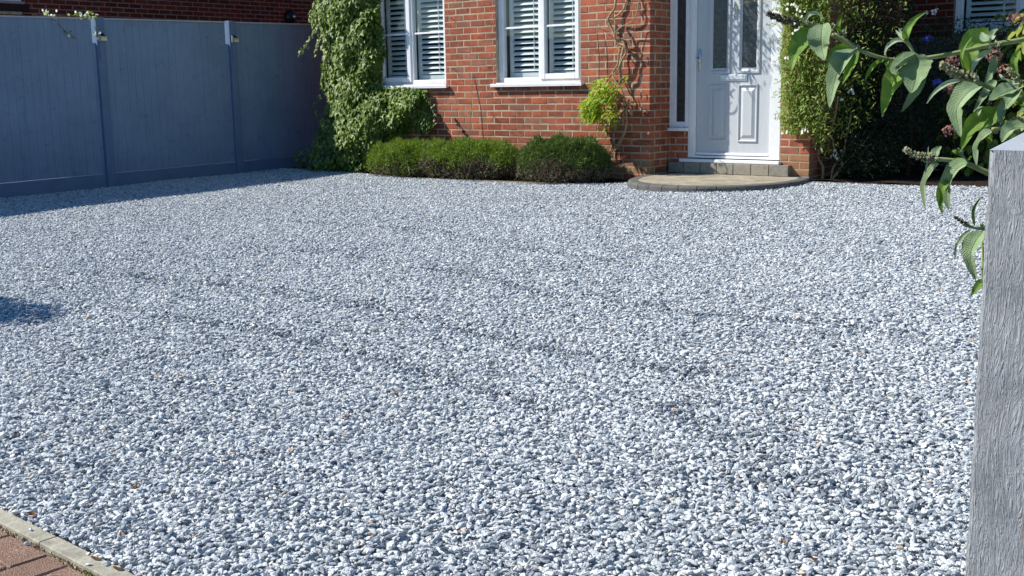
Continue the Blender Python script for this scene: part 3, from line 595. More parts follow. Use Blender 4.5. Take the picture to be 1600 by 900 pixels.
# ================================================================== BED: edging, soil
bd = MB(); xs = np.linspace(-5.79, 0.0, 60)
for x0, x1 in zip(xs[:-1], xs[1:]):
    y0, y1 = bed_y(x0), bed_y(x1); z0, z1 = gz(x0, y0)+.012, gz(x1, y1)+.012; vs = [(x0, y0, z0), (x1, y1, z1), (x1, y1+.045, z1), (x0, y0+.045, z0)]
    vs += [(x, y, z-.12) for x, y, z in vs]; bd.add(vs, [(0, 1, 2, 3), (0, 4, 5, 1), (2, 6, 7, 3)])
tag(bd.build('bed_edging', M['timber_edge']), 'low weathered stone edging along the front flower bed', 'edging')
rb = MB(); rb.box(1.64, 5.5, .31, .345, -.14, -.032, .004); tag(rb.build('bed_edging', M['ring']), 'short stone edging in the shade right of the doorstep', 'edging')
def soilz(x, y): return gz(x, y)-.004+.012*math.sin(9*x+3*y)*math.sin(7*y-2*x)
xs = np.linspace(-5.8, -.02, 80); V = []; Fc = []
for i, x in enumerate(xs):
    yb = bed_y(x)+.045
    for k in range(9):
        y = yb+(.02-yb if x > XL+.1 else .9-yb)*k/8; V.append((x, y, soilz(x, y)))
for i in range(79):
    for k in range(8): Fc.append((i*9+k, (i+1)*9+k, (i+1)*9+k+1, i*9+k+1))
tag(mesh_obj('soil', V, Fc, M['soil'], smooth=True), 'dark soil of the front bed', None, kind='structure')
tag(sheet('soil', 1.6, 7.5, .33, 3.1, 60, 24, lambda x, y: -.022+.012*math.sin(9*x+3*y)*math.sin(7*y-2*x), M['soil']), 'dark soil of the bed right of the door', None)

# ================================================================== FENCE
fence = tag(empty('fence'), 'tall blue grey painted close board fence with concrete posts at the left', 'fence')
FD = np.array([-.01520, .99988]); FP = np.array([-5.8111, -2.8487]); FS = .0128
def fpt(t, off, z): p = FP+FD*t+np.array([.99988, .0152])*off; return (p[0], p[1], z)
def fbox(name, t0_, t1_, o0, o1, zf0, zf1, m, bev=.003, slope=True):
    bm = bmesh.new(); bmesh.ops.create_cube(bm, size=1); bmesh.ops.bevel(bm, geom=bm.edges[:], offset=.5*bev/max(.01, min(t1_-t0_, o1-o0)) if False else 0.0001, segments=1, affect='EDGES') if False else None
    vs = []
    for q in bm.verts:
        t = t0_+(q.co.x+.5)*(t1_-t0_); o = o0+(q.co.y+.5)*(o1-o0); zb = (zf0 if q.co.z < 0 else zf1)+(FS*t if slope else FS*(t0_+t1_)/2); vs.append(fpt(t, o, zb))
    fs = [tuple(q.index for q in f.verts) for f in bm.faces]; bm.free(); 
    bm = bmesh.new(); vv = [bm.verts.new(v) for v in vs]; [bm.faces.new([vv[i] for i in f]) for f in fs]; bmesh.ops.recalc_face_normals(bm, faces=bm.faces[:])
    if bev: bmesh.ops.bevel(bm, geom=bm.edges[:], offset=bev, segments=1, affect='EDGES')
    me = bpy.data.meshes.new(name); bm.to_mesh(me); bm.free(); me.materials.append(m); return link(bpy.data.objects.new(name, me), fence)
ZT = 1.816; ZG = .0065; SP = 1.93; PW = .11
for k in range(-2, 3):
    tp = SP*k
    fbox('post', tp, tp+PW, -.065, .045, -.5, ZT+.012, M['post'], .006, False)
    fbox('backing_plate', tp+.018, tp+.088, .0455, .058, ZT-.50, ZT-.26, M['post'], .003, False)
    if k < 2:
        a, b = tp+PW, tp+SP
        fbox('gravel_board', a-.0, b+.0, -.022, .018, -.40, ZG, M['post'], .003)
        fbox('capping_rail', a, b-.04, -.026, .024, ZT-.014, ZT+.004, M['fence_cap'], .003)
        nbd = 18; pit = (b-.04-a)/nbd; fbox('filler_strip', b-.0395, b-.001, -.012, .004, ZG+.002, ZT-.28, M['fence'], .001)
        for i in range(nbd):
            t_ = a+pit*i; hi = ZT-.016+rnd.uniform(-.002, 0)
            # feather edged board: thick edge laps over the thin edge of the next
            yo = rnd.uniform(-.001, .001); vs = []
            for zz in (ZG+.003, hi):
                for tq, oq in ((t_, -.012), (t_+pit+(.012 if i < nbd-1 else 0), -.012), (t_+pit+(.012 if i < nbd-1 else 0), .000+yo), (t_+.001, .0036+yo)):
                    vs.append(fpt(tq, oq, zz+FS*tq))
            mesh_obj('board', vs, [(3, 2, 1, 0), (4, 5, 6, 7), (0, 1, 5, 4), (1, 2, 6, 5), (2, 3, 7, 6), (3, 0, 4, 7)], M['fence'], fence)
# solar lamps
def solar(tp, label):
    r = tag(empty('solar_lamp'), label, 'lamp', 'solar lamps on the fence posts')
    zc = ZT-.225+FS*tp
    def pt(t, o, z): return fpt(tp+t, .0585+o, zc+z)
    vs = [pt(.012, 0, -.035), pt(.094, 0, -.035), pt(.094, .05, -.035), pt(.012, .05, -.035), pt(.012, 0, .055), pt(.094, 0, .055), pt(.094, .05, .010), pt(.012, .05, .010)]
    mesh_obj('lamp_body', vs, [(3, 2, 1, 0), (4, 5, 6, 7), (0, 1, 5, 4), (1, 2, 6, 5), (2, 3, 7, 6), (3, 0, 4, 7)], M['lampbody'], r)
    e = .0015
    vs = [pt(.024, .005, .0525+e), pt(.082, .005, .0525+e), pt(.082, .042, .019+e), pt(.024, .042, .019+e)]; mesh_obj('solar_panel', vs+[(x, y, z-.004) for x, y, z in vs], [(0, 1, 2, 3), (4, 7, 6, 5), (0, 4, 5, 1), (1, 5, 6, 2), (2, 6, 7, 3), (3, 7, 4, 0)], M['black'], r)
    vs = [pt(.024, .0515, -.028), pt(.082, .0515, -.028), pt(.082, .0515, -.006), pt(.024, .0515, -.006)]; vs2 = [pt(.024, .049, -.028), pt(.082, .049, -.028), pt(.082, .049, -.006), pt(.024, .049, -.006)]
    mesh_obj('lens', vs+vs2, [(0, 1, 2, 3), (4, 7, 6, 5), (0, 4, 5, 1), (1, 5, 6, 2), (2, 6, 7, 3), (3, 7, 4, 0)], M['lens'], r)
solar(0, 'solar lamp on the fence post with the leafy tendril')
solar(SP, 'solar lamp on the fence post nearer the ivy')

# ================================================================== NEIGHBOUR HOUSE
nb_ = tag(empty('neighbour_house'), 'dark shaded brick house wall behind the blue grey fence', 'house')
NX = -10.3
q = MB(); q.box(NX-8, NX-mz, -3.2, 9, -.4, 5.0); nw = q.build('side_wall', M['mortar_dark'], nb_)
q = MB(); q.add([(NX-8.3, -3.4, 4.95), (NX+.25, -3.4, 4.95), (NX+.25, 9.2, 4.95), (NX-8.3, 9.2, 4.95), (NX-4, -3.4, 7.2), (NX-4, 9.2, 7.2)], [(0, 1, 4), (3, 5, 2), (1, 2, 5, 4), (0, 4, 5, 3), (0, 3, 2, 1)]); q.build('roof', M['roof'], nb_)
NB = []
for row in range(21, 36):
    for a, b in runs(-3.19, 6.2, row, .03):
        z = row*.075+.0375; P = (NX, (a+b)/2, z); u, v, zz = proj(P)
        Lb = b-a; L = .215 if Lb > .15 else .1025
        Mx = Matrix.Translation((NX-rnd.uniform(0, .002), (a+b)/2, z)) @ Matrix.Rotation(pi/2, 4, 'Z') @ Matrix.Diagonal((Lb/L, 1, 1, 1))
        NB.append((L, Mx, -20 < u < 500 and -8 < v < 45, zz))
jl_ = []; cnt = 0
for L, Mx, vis, zz in NB:
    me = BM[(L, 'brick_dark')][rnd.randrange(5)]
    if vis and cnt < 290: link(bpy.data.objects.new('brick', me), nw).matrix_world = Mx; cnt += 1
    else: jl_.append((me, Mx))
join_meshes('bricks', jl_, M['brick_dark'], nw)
# its window at the top left corner, with sill
wy = float(on_x(33, 5, NX+.0)[1]); zc = float(on_x(20, 4, NX)[2])
wn = tag(empty('window')); wn.parent = nb_
q = MB(); q.box(NX-.03, NX+.01, wy-1.6, wy-.0, zc+.02, zc+1.2, .004); q.build('frame', M['upvc'], wn)
q = MB(); q.box(NX+.0105, NX+.014, wy-1.53, wy-.06, zc+.09, zc+1.1); q.build('pane', M['obscure'], wn)
q = MB(); q.box(NX+.0, NX+.07, wy-1.65, wy+.02, zc-.03, zc+.018, .004); q.build('sill', M['silver_edge'], wn)
aw = tag(empty('bar_and_ledge')); aw.parent = nb_  # black bar and tan ledge below the window sill
z2 = float(on_x(20, 12, NX+.1)[2]); y2 = float(on_x(43, 12, NX+.1)[1]); z3 = float(on_x(20, 19.5, NX+.1)[2])
q = MB(); q.box(NX+.002, NX+.16, y2-1.9, y2, z2-.055, z2+.055, .01); q.build('black_bar', M['black'], aw)
q = MB(); q.box(NX+.002, NX+.10, y2-1.9, float(on_x(35, 19, NX+.1)[1]), z3-.025, z3+.025, .004); q.build('ledge', M['slab'], aw)
# round black lamp on the neighbour's wall
P = on_x(455, 27, NX+.05); lamp = tag(empty('wall_lamp'), 'small round black lamp on the dark brick wall behind the fence', 'wall lamp')
q = MB(); q.tube([(NX+.001, P[1], P[2]), (NX+.03, P[1], P[2]), (NX+.09, P[1], P[2]-.01), (NX+.12, P[1], P[2]-.02)], [.13, .13, .10, .04], 14); q.build('lamp_shell', M['black'], lamp, True)
q = MB(); q.tube([(NX+.115, P[1], P[2]+.01), (NX+.135, P[1], P[2]+.012)], [.035, .022], 10); q.build('lamp_glint', M['chrome'], lamp, True)  # chrome disc added as the glint on the black dome

# ================================================================== GATE POST
M['post_wood'] = None
def post_mat():
    m = bpy.data.materials.new('rough_grey_painted_wood'); m.use_nodes = True; t = m.node_tree; N = t.nodes; L = t.links; P = N['Principled BSDF']
    tc = N.new('ShaderNodeTexCoord'); sp = N.new('ShaderNodeSeparateXYZ'); L.new(tc.outputs['Object'], sp.inputs[0])
    # the grain is pushed sideways round a knot
    kx, kz = .000, .755
    def mth(op, a, b=None, c=None):
        q = N.new('ShaderNodeMath'); q.operation = op
        for i, x in enumerate((a, b, c)):
            if x is None: continue
            if isinstance(x, (int, float)): q.inputs[i].default_value = x
            else: L.new(x, q.inputs[i])
        return q.outputs[0]
    dx = mth('SUBTRACT', sp.outputs[0], kx); dz = mth('SUBTRACT', sp.outputs[2], kz)
    r2 = mth('ADD', mth('MULTIPLY', dx, dx), mth('MULTIPLY', mth('MULTIPLY', dz, dz), .45)); inf = mth('DIVIDE', .0011, mth('ADD', r2, .0009))
    x2 = mth('ADD', sp.outputs[0], mth('MULTIPLY', mth('MULTIPLY', inf, dx), -.55))
    cb = N.new('ShaderNodeCombineXYZ'); L.new(mth('MULTIPLY', x2, 210), cb.inputs[0]); L.new(mth('MULTIPLY', sp.outputs[1], 210), cb.inputs[1]); L.new(mth('MULTIPLY', sp.outputs[2], 24), cb.inputs[2])
    n1 = N.new('ShaderNodeTexNoise'); n1.inputs['Scale'].default_value = 1.0; n1.inputs['Detail'].default_value = 4; n1.inputs['Roughness'].default_value = .55; n1.inputs['Distortion'].default_value = 1.5; L.new(cb.outputs[0], n1.inputs['Vector'])
    n2 = N.new('ShaderNodeTexNoise'); n2.inputs['Scale'].default_value = 2.3; n2.inputs['Detail'].default_value = 3; L.new(cb.outputs[0], n2.inputs['Vector'])
    rg = mth('SUBTRACT', 1.0, mth('MULTIPLY', mth('ABSOLUTE', mth('SUBTRACT', n1.outputs['Fac'], .5)), 5.0))
    h = mth('ADD', mth('MULTIPLY', mth('MAXIMUM', rg, 0.0), -.75), mth('MULTIPLY', n2.outputs['Fac'], .55))
    n3 = N.new('ShaderNodeTexNoise'); n3.inputs['Scale'].default_value = 600; L.new(tc.outputs['Object'], n3.inputs['Vector'])
    h = mth('ADD', h, mth('MULTIPLY', n3.outputs['Fac'], .12))
    b = N.new('ShaderNodeBump'); b.inputs['Strength'].default_value = 1.0; b.inputs['Distance'].default_value = .0020; L.new(h, b.inputs['Height']); L.new(b.outputs[0], P.inputs['Normal'])
    n4 = N.new('ShaderNodeTexNoise'); n4.inputs['Scale'].default_value = 18; n4.inputs['Detail'].default_value = 5; L.new(tc.outputs['Object'], n4.inputs['Vector'])
    cr = N.new('ShaderNodeValToRGB'); cr.color_ramp.elements[0].position = .3; cr.color_ramp.elements[0].color = srgb(146, 151, 157); cr.color_ramp.elements[1].position = .7; cr.color_ramp.elements[1].color = srgb(168, 172, 177); L.new(n4.outputs['Fac'], cr.inputs[0])
    # bare wood where the paint has worn off beside the right arris
    ex = mth('SUBTRACT', sp.outputs[0], .0125); ez = mth('SUBTRACT', sp.outputs[2], .66)
    rr = mth('ADD', mth('MULTIPLY', mth('MULTIPLY', ex, ex), 40.0), mth('MULTIPLY', mth('MULTIPLY', ez, ez), 1.6))
    n5 = N.new('ShaderNodeTexNoise'); n5.inputs['Scale'].default_value = 60; L.new(tc.outputs['Object'], n5.inputs['Vector'])
    mk = mth('LESS_THAN', mth('ADD', rr, mth('MULTIPLY', n5.outputs['Fac'], .002)), .0034)
    mx = N.new('ShaderNodeMix'); mx.data_type = 'RGBA'; L.new(mk, mx.inputs[0]); L.new(cr.outputs[0], mx.inputs[6]); mx.inputs[7].default_value = srgb(178, 140, 96)
    L.new(mx.outputs[2], P.inputs['Base Color']); P.inputs['Roughness'].default_value = .8; P.inputs['Specular IOR Level'].default_value = .2
    return m
PC = at_d(1545, 235, 1.33)   # front left arris at the top
PWd = .12
gp = tag(empty('gate_post'), 'rough grey painted wooden gatepost with a pointed top at the right edge', 'gatepost')
bm = bmesh.new(); bmesh.ops.create_cube(bm, size=1); hz = PC[2]+.25
for q in bm.verts: q.co = (q.co.x*PWd, q.co.y*PWd, (q.co.z+.5)*hz)
nz_ = 90
bmesh.ops.bisect_plane
bmesh.ops.bevel(bm, geom=[e for e in bm.edges if abs((e.verts[0].co-e.verts[1].co).z) > .1], offset=.005, segments=3, affect='EDGES')
for k in range(1, 60):
    z = hz*k/60; bmesh.ops.bisect_plane(bm, geom=bm.verts[:]+bm.edges[:]+bm.faces[:], plane_co=(0, 0, z), plane_no=(0, 0, 1))
for q in bm.verts:
    if q.co.z < hz-.001: s = .0006; q.co.x += s*math.sin(q.co.z*61)+.0004*math.sin(q.co.z*233+1); q.co.y += s*math.sin(q.co.z*47+2)
po = bpy.data.meshes.new('post_shaft'); bm.to_mesh(po); bm.free(); M['post_wood'] = post_mat(); po.materials.append(M['post_wood']); sh = link(bpy.data.objects.new('post_shaft', po), gp)
for p_ in po.polygons: p_.use_smooth = abs(p_.normal.z) < .5 and p_.area < .0007
M['cap_paint'] = mat('smoother_grey_paint', [C(140,147,156), C(158,165,174)], scale=24, rough=.6, bump=.5, bscale=60, stretch=(1, 3, 1), spec=.3, bdist=.002)
h2 = PWd/2; c_ = .003
vs = [(-h2+c_, -h2, 0), (h2-c_, -h2, 0), (h2, -h2+c_, 0), (h2, h2-c_, 0), (h2-c_, h2, 0), (-h2+c_, h2, 0), (-h2, h2-c_, 0), (-h2, -h2+c_, 0), (0, 0, .040)]
cap = mesh_obj('post_point', [(x, y, z+.0) for x, y, z in vs], [(i, (i+1) % 8, 8) for i in range(8)], M['cap_paint'], gp)
base = Vector((PC[0]+h2, PC[1]+h2, -.25)); gp.location = base; cap.location = (0, 0, hz+.0003)

# ================================================================== FOLIAGE HELPERS
def leaf_cloud(name, P, Nn, T, S, tv, tf, mats, parent=None, mi=None, kind=None, label=None, wj=.15):
    """P points, Nn leaf normals, T tip directions, S sizes; template verts tv: x across, y towards the tip, z out of the leaf"""
    P = np.asarray(P, float); Nn = Nn/np.linalg.norm(Nn, axis=1, keepdims=True); T = T-(T*Nn).sum(1, keepdims=True)*Nn; T /= np.linalg.norm(T, axis=1, keepdims=True)+1e-9; B = np.cross(T, Nn)
    tv = np.asarray(tv, float); k = len(tv); n_ = len(P); S = np.asarray(S).reshape(-1, 1, 1); ws = 1+rng.uniform(-wj, wj, (n_, 1, 1))
    V = P[:, None]+S*(tv[None, :, 0:1]*ws*B[:, None]+tv[None, :, 1:2]*T[:, None]+tv[None, :, 2:3]*Nn[:, None])
    tf = np.asarray(tf); Fc = (np.arange(n_)[:, None, None]*k+tf[None]).reshape(-1, tf.shape[1])
    m_i = None if mi is None else np.repeat(mi, len(tf))
    o = big_mesh(name, V.reshape(-1, 3), Fc, mats, parent, mi=m_i)
    if kind: o['kind'] = kind
    if label: o['label'] = label
    return o
LEAF_L = ([(0, 0, 0), (.13, .35, .05), (.0, .4, -.02), (-.13, .35, .05), (0, 1, -.10)], [(0, 1, 2), (0, 2, 3), (2, 1, 4), (3, 2, 4)])          # lanceolate, folded
LEAF_O = ([(0, 0, 0), (.30, .30, .06), (0, .38, -.03), (-.30, .30, .06), (.22, .72, .02), (-.22, .72, .02), (0, 1, -.08)], [(0, 1, 2), (0, 2, 3), (1, 4, 2), (2, 5, 3), (2, 4, 6), (2, 6, 5)])   # broad oval
LEAF_I = ([(0, .12, -.02), (.28, -.05, .0), (.50, .28, .05), (.24, .42, .02), (0, 1.0, -.1), (-.24, .42, .02), (-.50, .28, .05), (-.28, -.05, .0), (0, .4, -.05)], [(0, 1, 8), (1, 2, 8), (2, 3, 8), (3, 4, 8), (4, 5, 8), (5, 6, 8), (6, 7, 8), (7, 0, 8)])   # lobed ivy
NEEDLE = ([(-.05, 0, 0), (.05, 0, 0), (0, 1, .06)], [(0, 1, 2)])
def rv(n_, s): return rng.normal(0, s, (n_, 3))
def unit(v): return v/np.linalg.norm(v, axis=-1, keepdims=True)

# ================================================================== IVY
ivy = tag(empty('ivy'), 'green ivy climbing the house corner left of the white window', 'ivy')
pts = []; nrm = []
lo = np.array([min(p[0] for p in IVY), min(p[1] for p in IVY)]); hi = np.array([max(p[0] for p in IVY), max(p[1] for p in IVY)])
while len(pts) < 6600:
    u, v = rng.uniform(lo, hi)
    if not in_poly(u, v, IVY): continue
    # distance to the outline gives the bulge
    dm = min(math.hypot(u-(a[0]+(b[0]-a[0])*t), v-(a[1]+(b[1]-a[1])*t)) for a, b in zip(IVY, IVY[1:]+IVY[:1]) for t in (0, .33, .66))
    bulge = .05+.17*min(1, dm/30)+.05*math.sin(u*.11)*math.sin(v*.09)
    if v > 215 and u < 600: pass
    if v > 130: bulge += .24*min(1, (v-130)/90)*min(1, max(0, (640-u)/60))
    d = -bulge*(1-rng.random()**2.2*.75)
    p = on_y(u, v, d)
    if p[0] < XL-.05: d = d+.0+rng.uniform(0, .45)*min(1, (XL-p[0])/.2); p = on_y(u, v, d)
    if p[2] < gz(p[0], p[1])-.01: continue
    pts.append(p); nrm.append((-.25 if p[0] > XL else -.5, -1, .35))
k0 = len(pts)
while len(pts) < k0+2600:
    u, v = rng.uniform(lo, hi)
    if in_poly(u, v, IVY):
        p = on_y(u, v, -rng.uniform(.015, .06))
        if p[0] > XL and p[2] > -.1: pts.append(p); nrm.append((-.2, -1, .2))
pts = np.array(pts); nrm = np.array(nrm)+rv(len(pts), .36); tip = np.array([0, -.25, -1.0])+rv(len(pts), .45)
leaf_cloud('foliage', pts, nrm, tip, rng.uniform(.046, .086, len(pts)), *LEAF_I, M['ivy'], ivy, kind='stuff')
# hanging tendrils at the left edge
tp_ = []
for path in ([(497, 40), (488, 55), (477, 72), (468, 84)], [(505, 45), (497, 66), (492, 82)], [(500, 12), (488, 14), (486, 24)], [(660, 140), (675, 165), (680, 195)], [(500, 150), (492, 165), (497, 180)], [(478, 235), (466, 240), (462, 246)]):
    pp = [on_y(u, v, -.22) for u, v in path]; sp_ = smooth_path(pp, 5); q = MB(); q.tube(sp_, .003, 5); q.build('tendril', M['stem_dark'], ivy); tp_ += sp_+sp_
tp_ = np.array(tp_); tp_ = tp_+rv(len(tp_), .012)
leaf_cloud('tendril_leaves', tp_, np.array([-.2, -1, .4])+rv(len(tp_), .4), np.array([-.3, -.3, -1.])+rv(len(tp_), .5), rng.uniform(.035, .06, len(tp_)), *LEAF_I, M['ivy'], ivy, kind='stuff')
for path in ([(520, 268), (530, 200), (545, 120), (540, 40), (545, -30)], [(560, 266), (570, 200), (556, 130), (570, 60), (575, -30)], [(600, 240), (640, 190), (662, 150)], [(545, 262), (600, 200), (650, 200), (672, 206)]):
    q = MB(); q.tube(smooth_path([on_y(u, v, -.03) for u, v in path], 5), .009, 6); q.build('stem', M['stem_dark'], ivy)

# ================================================================== CLIPPED BUSHES IN THE BED
def bush(cx, cy, rx, ry, h, nleaf, label, gm, dead_at, seed, zb):
    b = tag(empty('lavender_bush'), label, 'shrub', 'low clipped bushes in the front bed'); r = np.random.default_rng(seed)
    st = MB()
    for i in range(46):
        a = r.uniform(0, 2*pi); e = r.uniform(.25, .85); p0 = (cx+r.uniform(-.12, .12)*rx/.4, cy+r.uniform(-.06, .06), zb-.02); p2 = (cx+rx*e*cos(a)*.95, cy+ry*e*sin(a)*.95, zb+h*r.uniform(.45, .9)); p1 = tuple((p0[k]+p2[k])/2+(0, 0, .03)[k] for k in range(3)); st.tube([p0, p1, p2], [.008, .005, .002], 4, False)
    st.build('stem', M['dead'], b)
    # shoot positions on a lumpy superellipsoid; normals point out and up
    a = r.uniform(0, 2*pi, nleaf); zz = r.uniform(0.02, 1, nleaf)**.8; rad = (1-np.clip(zz, 0, 1)**3.8)**.5
    rad = rad*(.86+.14*np.clip(zz*4, 0, 1)); lump = 1+.13*np.sin(5*a+seed)*np.sin(6*zz+seed)+.09*np.sin(11*a+2*seed)*np.sin(4*zz)+.07*np.sin(17*a-9*zz)+.05*np.sin(29*a+13*zz)
    k = r.uniform(.0, 1, nleaf)**.45; flat = np.where(r.random(nleaf) < .42)[0]
    X = np.cos(a)*rad*lump*k; Y = np.sin(a)*rad*lump*k; Z = zz.copy()
    # top surface fill
    rr_ = np.sqrt(r.random(len(flat)))*.97; aa = r.uniform(0, 2*pi, len(flat)); X[flat] = rr_*np.cos(aa); Y[flat] = rr_*np.sin(aa); Z[flat] = (1-rr_**4)**.3*(.93+.10*np.sin(X[flat]*9+seed)*np.sin(Y[flat]*7+seed)+.06*np.sin(X[flat]*23+2*seed))+r.uniform(-.16, .06, len(flat))
    P = np.stack([cx+rx*X, cy+ry*Y, zb+h*Z], 1); O = unit(np.stack([X/rx*.5, Y/ry*.5, Z*.9/h*.35+.55], 1))
    T = O+rv(nleaf, .48)+np.array([0, 0, .25]); Nn = rv(nleaf, 1.0)
    dead_p = np.clip((dead_at-Z)*3.2+.35+.55*np.sin(P[:, 0]*9+seed)*np.sin(P[:, 2]*14), 0, 1)*(.9); mi = (r.random(nleaf) < dead_p).astype(int)
    leaf_cloud('foliage', P, Nn, T, r.uniform(.022, .060, nleaf), [(-.10, 0, 0), (.10, 0, 0), (0, 1, .06), ], [(0, 1, 2)], [gm, M['dead']], b, mi=mi, kind='stuff')
def zbed(x, y): return gz(x, y)-.01
bush(-3.12, -.45, .56, .42, .41, 22000, 'bright green low bush beside the ivy', M['lav'], .30, 3, zbed(-3.2, -.4))
bush(-2.16, -.43, .78, .42, .42, 29000, 'wide bright green low bush with a brown woody base, middle of the bed', M['lav'], .52, 5, zbed(-2.0, -.4))
bush(-.82, -.44, .55, .44, .46, 26000, 'darker green low bush nearest the doorstep', M['lav_dark'], .50, 8, zbed(-.8, -.4))

# ================================================================== WISTERIA
wis = tag(empty('climber'), 'bare twisted climber stems with a yellow green tuft beside the door corner', 'climber')
def zz5(a, b): return (940+a/7.5, 120+b/7.5)
def zz4(a, b): return (900+a/7.5, b/7.5)
WS = [([zz5(90, 900), zz5(210, 760), zz5(285, 590), zz5(290, 400), zz5(260, 360), zz5(265, 260), zz5(235, 150), zz5(150, 30), zz5(130, -60)], .0085, -.07),
      ([zz5(60, 1060), zz5(90, 900)], .009, -.10), ([zz5(110, 1100), zz5(100, 900), zz5(130, 780), zz5(150, 650), zz5(210, 530), zz5(270, 400), zz5(340, 290), zz5(345, 250)], .0075, -.05),
      ([zz4(540, 960), zz4(520, 880), zz4(520, 740), zz4(550, 600), zz4(560, 500), zz4(470, 450), zz4(430, 360), zz4(385, 260), zz4(385, 195), zz4(450, 100), zz4(468, 0), zz4(480, -200)], .012, -.06),
      ([zz4(510, 1000), zz4(515, 880), zz4(505, 790), zz4(545, 690), zz4(585, 620), zz4(570, 540), zz4(500, 500), zz4(455, 420), zz4(470, 320), zz4(450, 210), zz4(500, 170), zz4(555, 110), zz4(590, 0), zz4(600, -200)], .009, -.09),
      ([zz4(390, 900), zz4(430, 850), zz4(490, 750), zz4(500, 640), zz4(530, 540), zz4(560, 480), zz4(620, 470), zz4(650, 500), zz4(600, 540)], .008, -.05),
      ([zz4(470, 370), zz4(540, 310), zz4(650, 255), zz4(705, 170), zz4(725, 95), zz4(740, -60)], .005, -.10), ([zz4(640, 470), zz4(690, 350), zz4(712, 240), zz4(705, 180)], .003, -.07),
      ([zz4(590, 550), zz4(640, 595), zz4(700, 622), zz4(770, 618), zz4(800, 640)], .004, -.05), ([zz4(380, 200), zz4(440, 215), zz4(460, 270), zz4(455, 350)], .006, -.11), ([zz4(255, 290), zz4(330, 345), zz4(400, 390), zz4(460, 470)], .003, -.05),
      ([zz4(300, 20), zz4(360, 70), zz4(430, 90)], .003, -.05), ([zz4(400, 225), zz4(380, 300), zz4(430, 350), zz4(480, 400), zz4(480, 480)], .007, -.04), ([zz4(560, -60), zz4(600, 20), zz4(660, 40), zz4(640, -60)], .005, -.12), ([zz4(700, -80), zz4(640, 30), zz4(600, 60), zz4(570, -60)], .004, -.08),
      ([zz4(520, 600), zz4(470, 520), zz4(490, 440), zz4(560, 460), zz4(640, 500), zz4(600, 600)], .006, -.08), ([zz5(40, 780), zz5(90, 800), zz5(130, 780), zz5(160, 800), zz5(110, 900)], .004, -.07), ([zz5(200, 290), zz5(250, 340), zz5(270, 420), zz5(300, 520), zz5(290, 620), zz5(250, 720), zz5(190, 830), zz5(70, 940)], .005, -.06)]
for path, r_, yy in WS:
    sp_ = smooth_path([on_y(u, v, yy+.02*math.sin(u*.3+v*.1)) for u, v in path], 5); q = MB(); q.tube(sp_, [r_*1.25*(1-.25*i/len(sp_)) for i in range(len(sp_))], 7); q.build('stem', M['stem'], wis, True)
def tuft(cu, cv, ru, rv_, n_, dmin, dmax, size, name, m, par, tmpl=LEAF_L, up=0.0):
    P = []
    while len(P) < n_:
        a, b, c = rng.uniform(-1, 1, 3)
        if a*a+b*b+c*c > 1: continue
        P.append(on_y(cu+ru*a, cv+rv_*b, (dmin+dmax)/2+(dmax-dmin)/2*c))
    P = np.array(P); return leaf_cloud(name, P, np.array([-.4, -.7, .8])+rv(n_, .5), np.array([-.6, -.4, -.5+up])+rv(n_, .55), rng.uniform(size*.7, size*1.3, n_), *tmpl, m, par, kind='stuff')
V_ = []
tuft(946, 142, 22, 22, 300, -.38, -.04, .085, 'foliage', M['wist'], wis); tuft(927, 170, 17, 23, 300, -.38, -.08, .088, 'foliage', M['wist'], wis); tuft(952, 175, 18, 28, 200, -.4, -.06, .07, 'foliage', M['wist'], wis)
tuft(940, 205, 16, 14, 30, -.2, -.05, .06, 'foliage', M['wist'], wis); tuft(980, 122, 10, 6, 12, -.25, -.05, .06, 'foliage', M['wist'], wis)
# crown of the climber above the frame, its shade falls on the pier and the door
P = np.stack([rng.uniform(-.6, .12, 480), rng.uniform(-.36, -.03, 480), 2.2+rng.random(480)*.6], 1); P[:, 2] += .18*np.abs(P[:, 0]+.25)
leaf_cloud('upper_foliage', P, np.array([-.3, -.7, .6])+rv(480, .5), np.array([0, -.4, -1.])+rv(480, .5), rng.uniform(.05, .085, 480), *LEAF_L, M['jas'], wis, kind='stuff')

# cane and hooks on the wall
q = MB(); q.tube([on_y(738, 117, -.012), on_y(736.5, 160, -.06), on_y(732.5, 222, -.10)], .0045, 6); tag(q.build('garden_cane', M['cane']), 'thin bamboo cane leaning on the brick wall between the windows', 'cane')
for (u, v, lab) in ((707, 29, 'short bent nail in the brickwork, high beside the left window'), (709.5, 107, 'short bent nail in the brickwork level with the bottom of the left window'), (766, 105, 'short bent nail in the brickwork just left of the right window'), (773, 183, 'short bent nail low on the wall below the right window')):
    p = on_y(u, v, 0); q = MB(); q.tube([p, p+np.array([.0, -.03, .004]), p+np.array([.012, -.045, -.012])], [.004, .004, .003], 6); tag(q.build('wall_nail', M['stem_dark']), lab, 'nail', 'nails in the front wall')
p = on_y(930, 155, 0)
q = MB(); q.tube([on_y(933, 38, -.03), on_y(934, 62, -.05), on_y(936.5, 90, -.045), on_y(936, 125, -.05)], [.0015, .004, .004, .002], 6); q.build('stem', M['stem_dark'], wis)

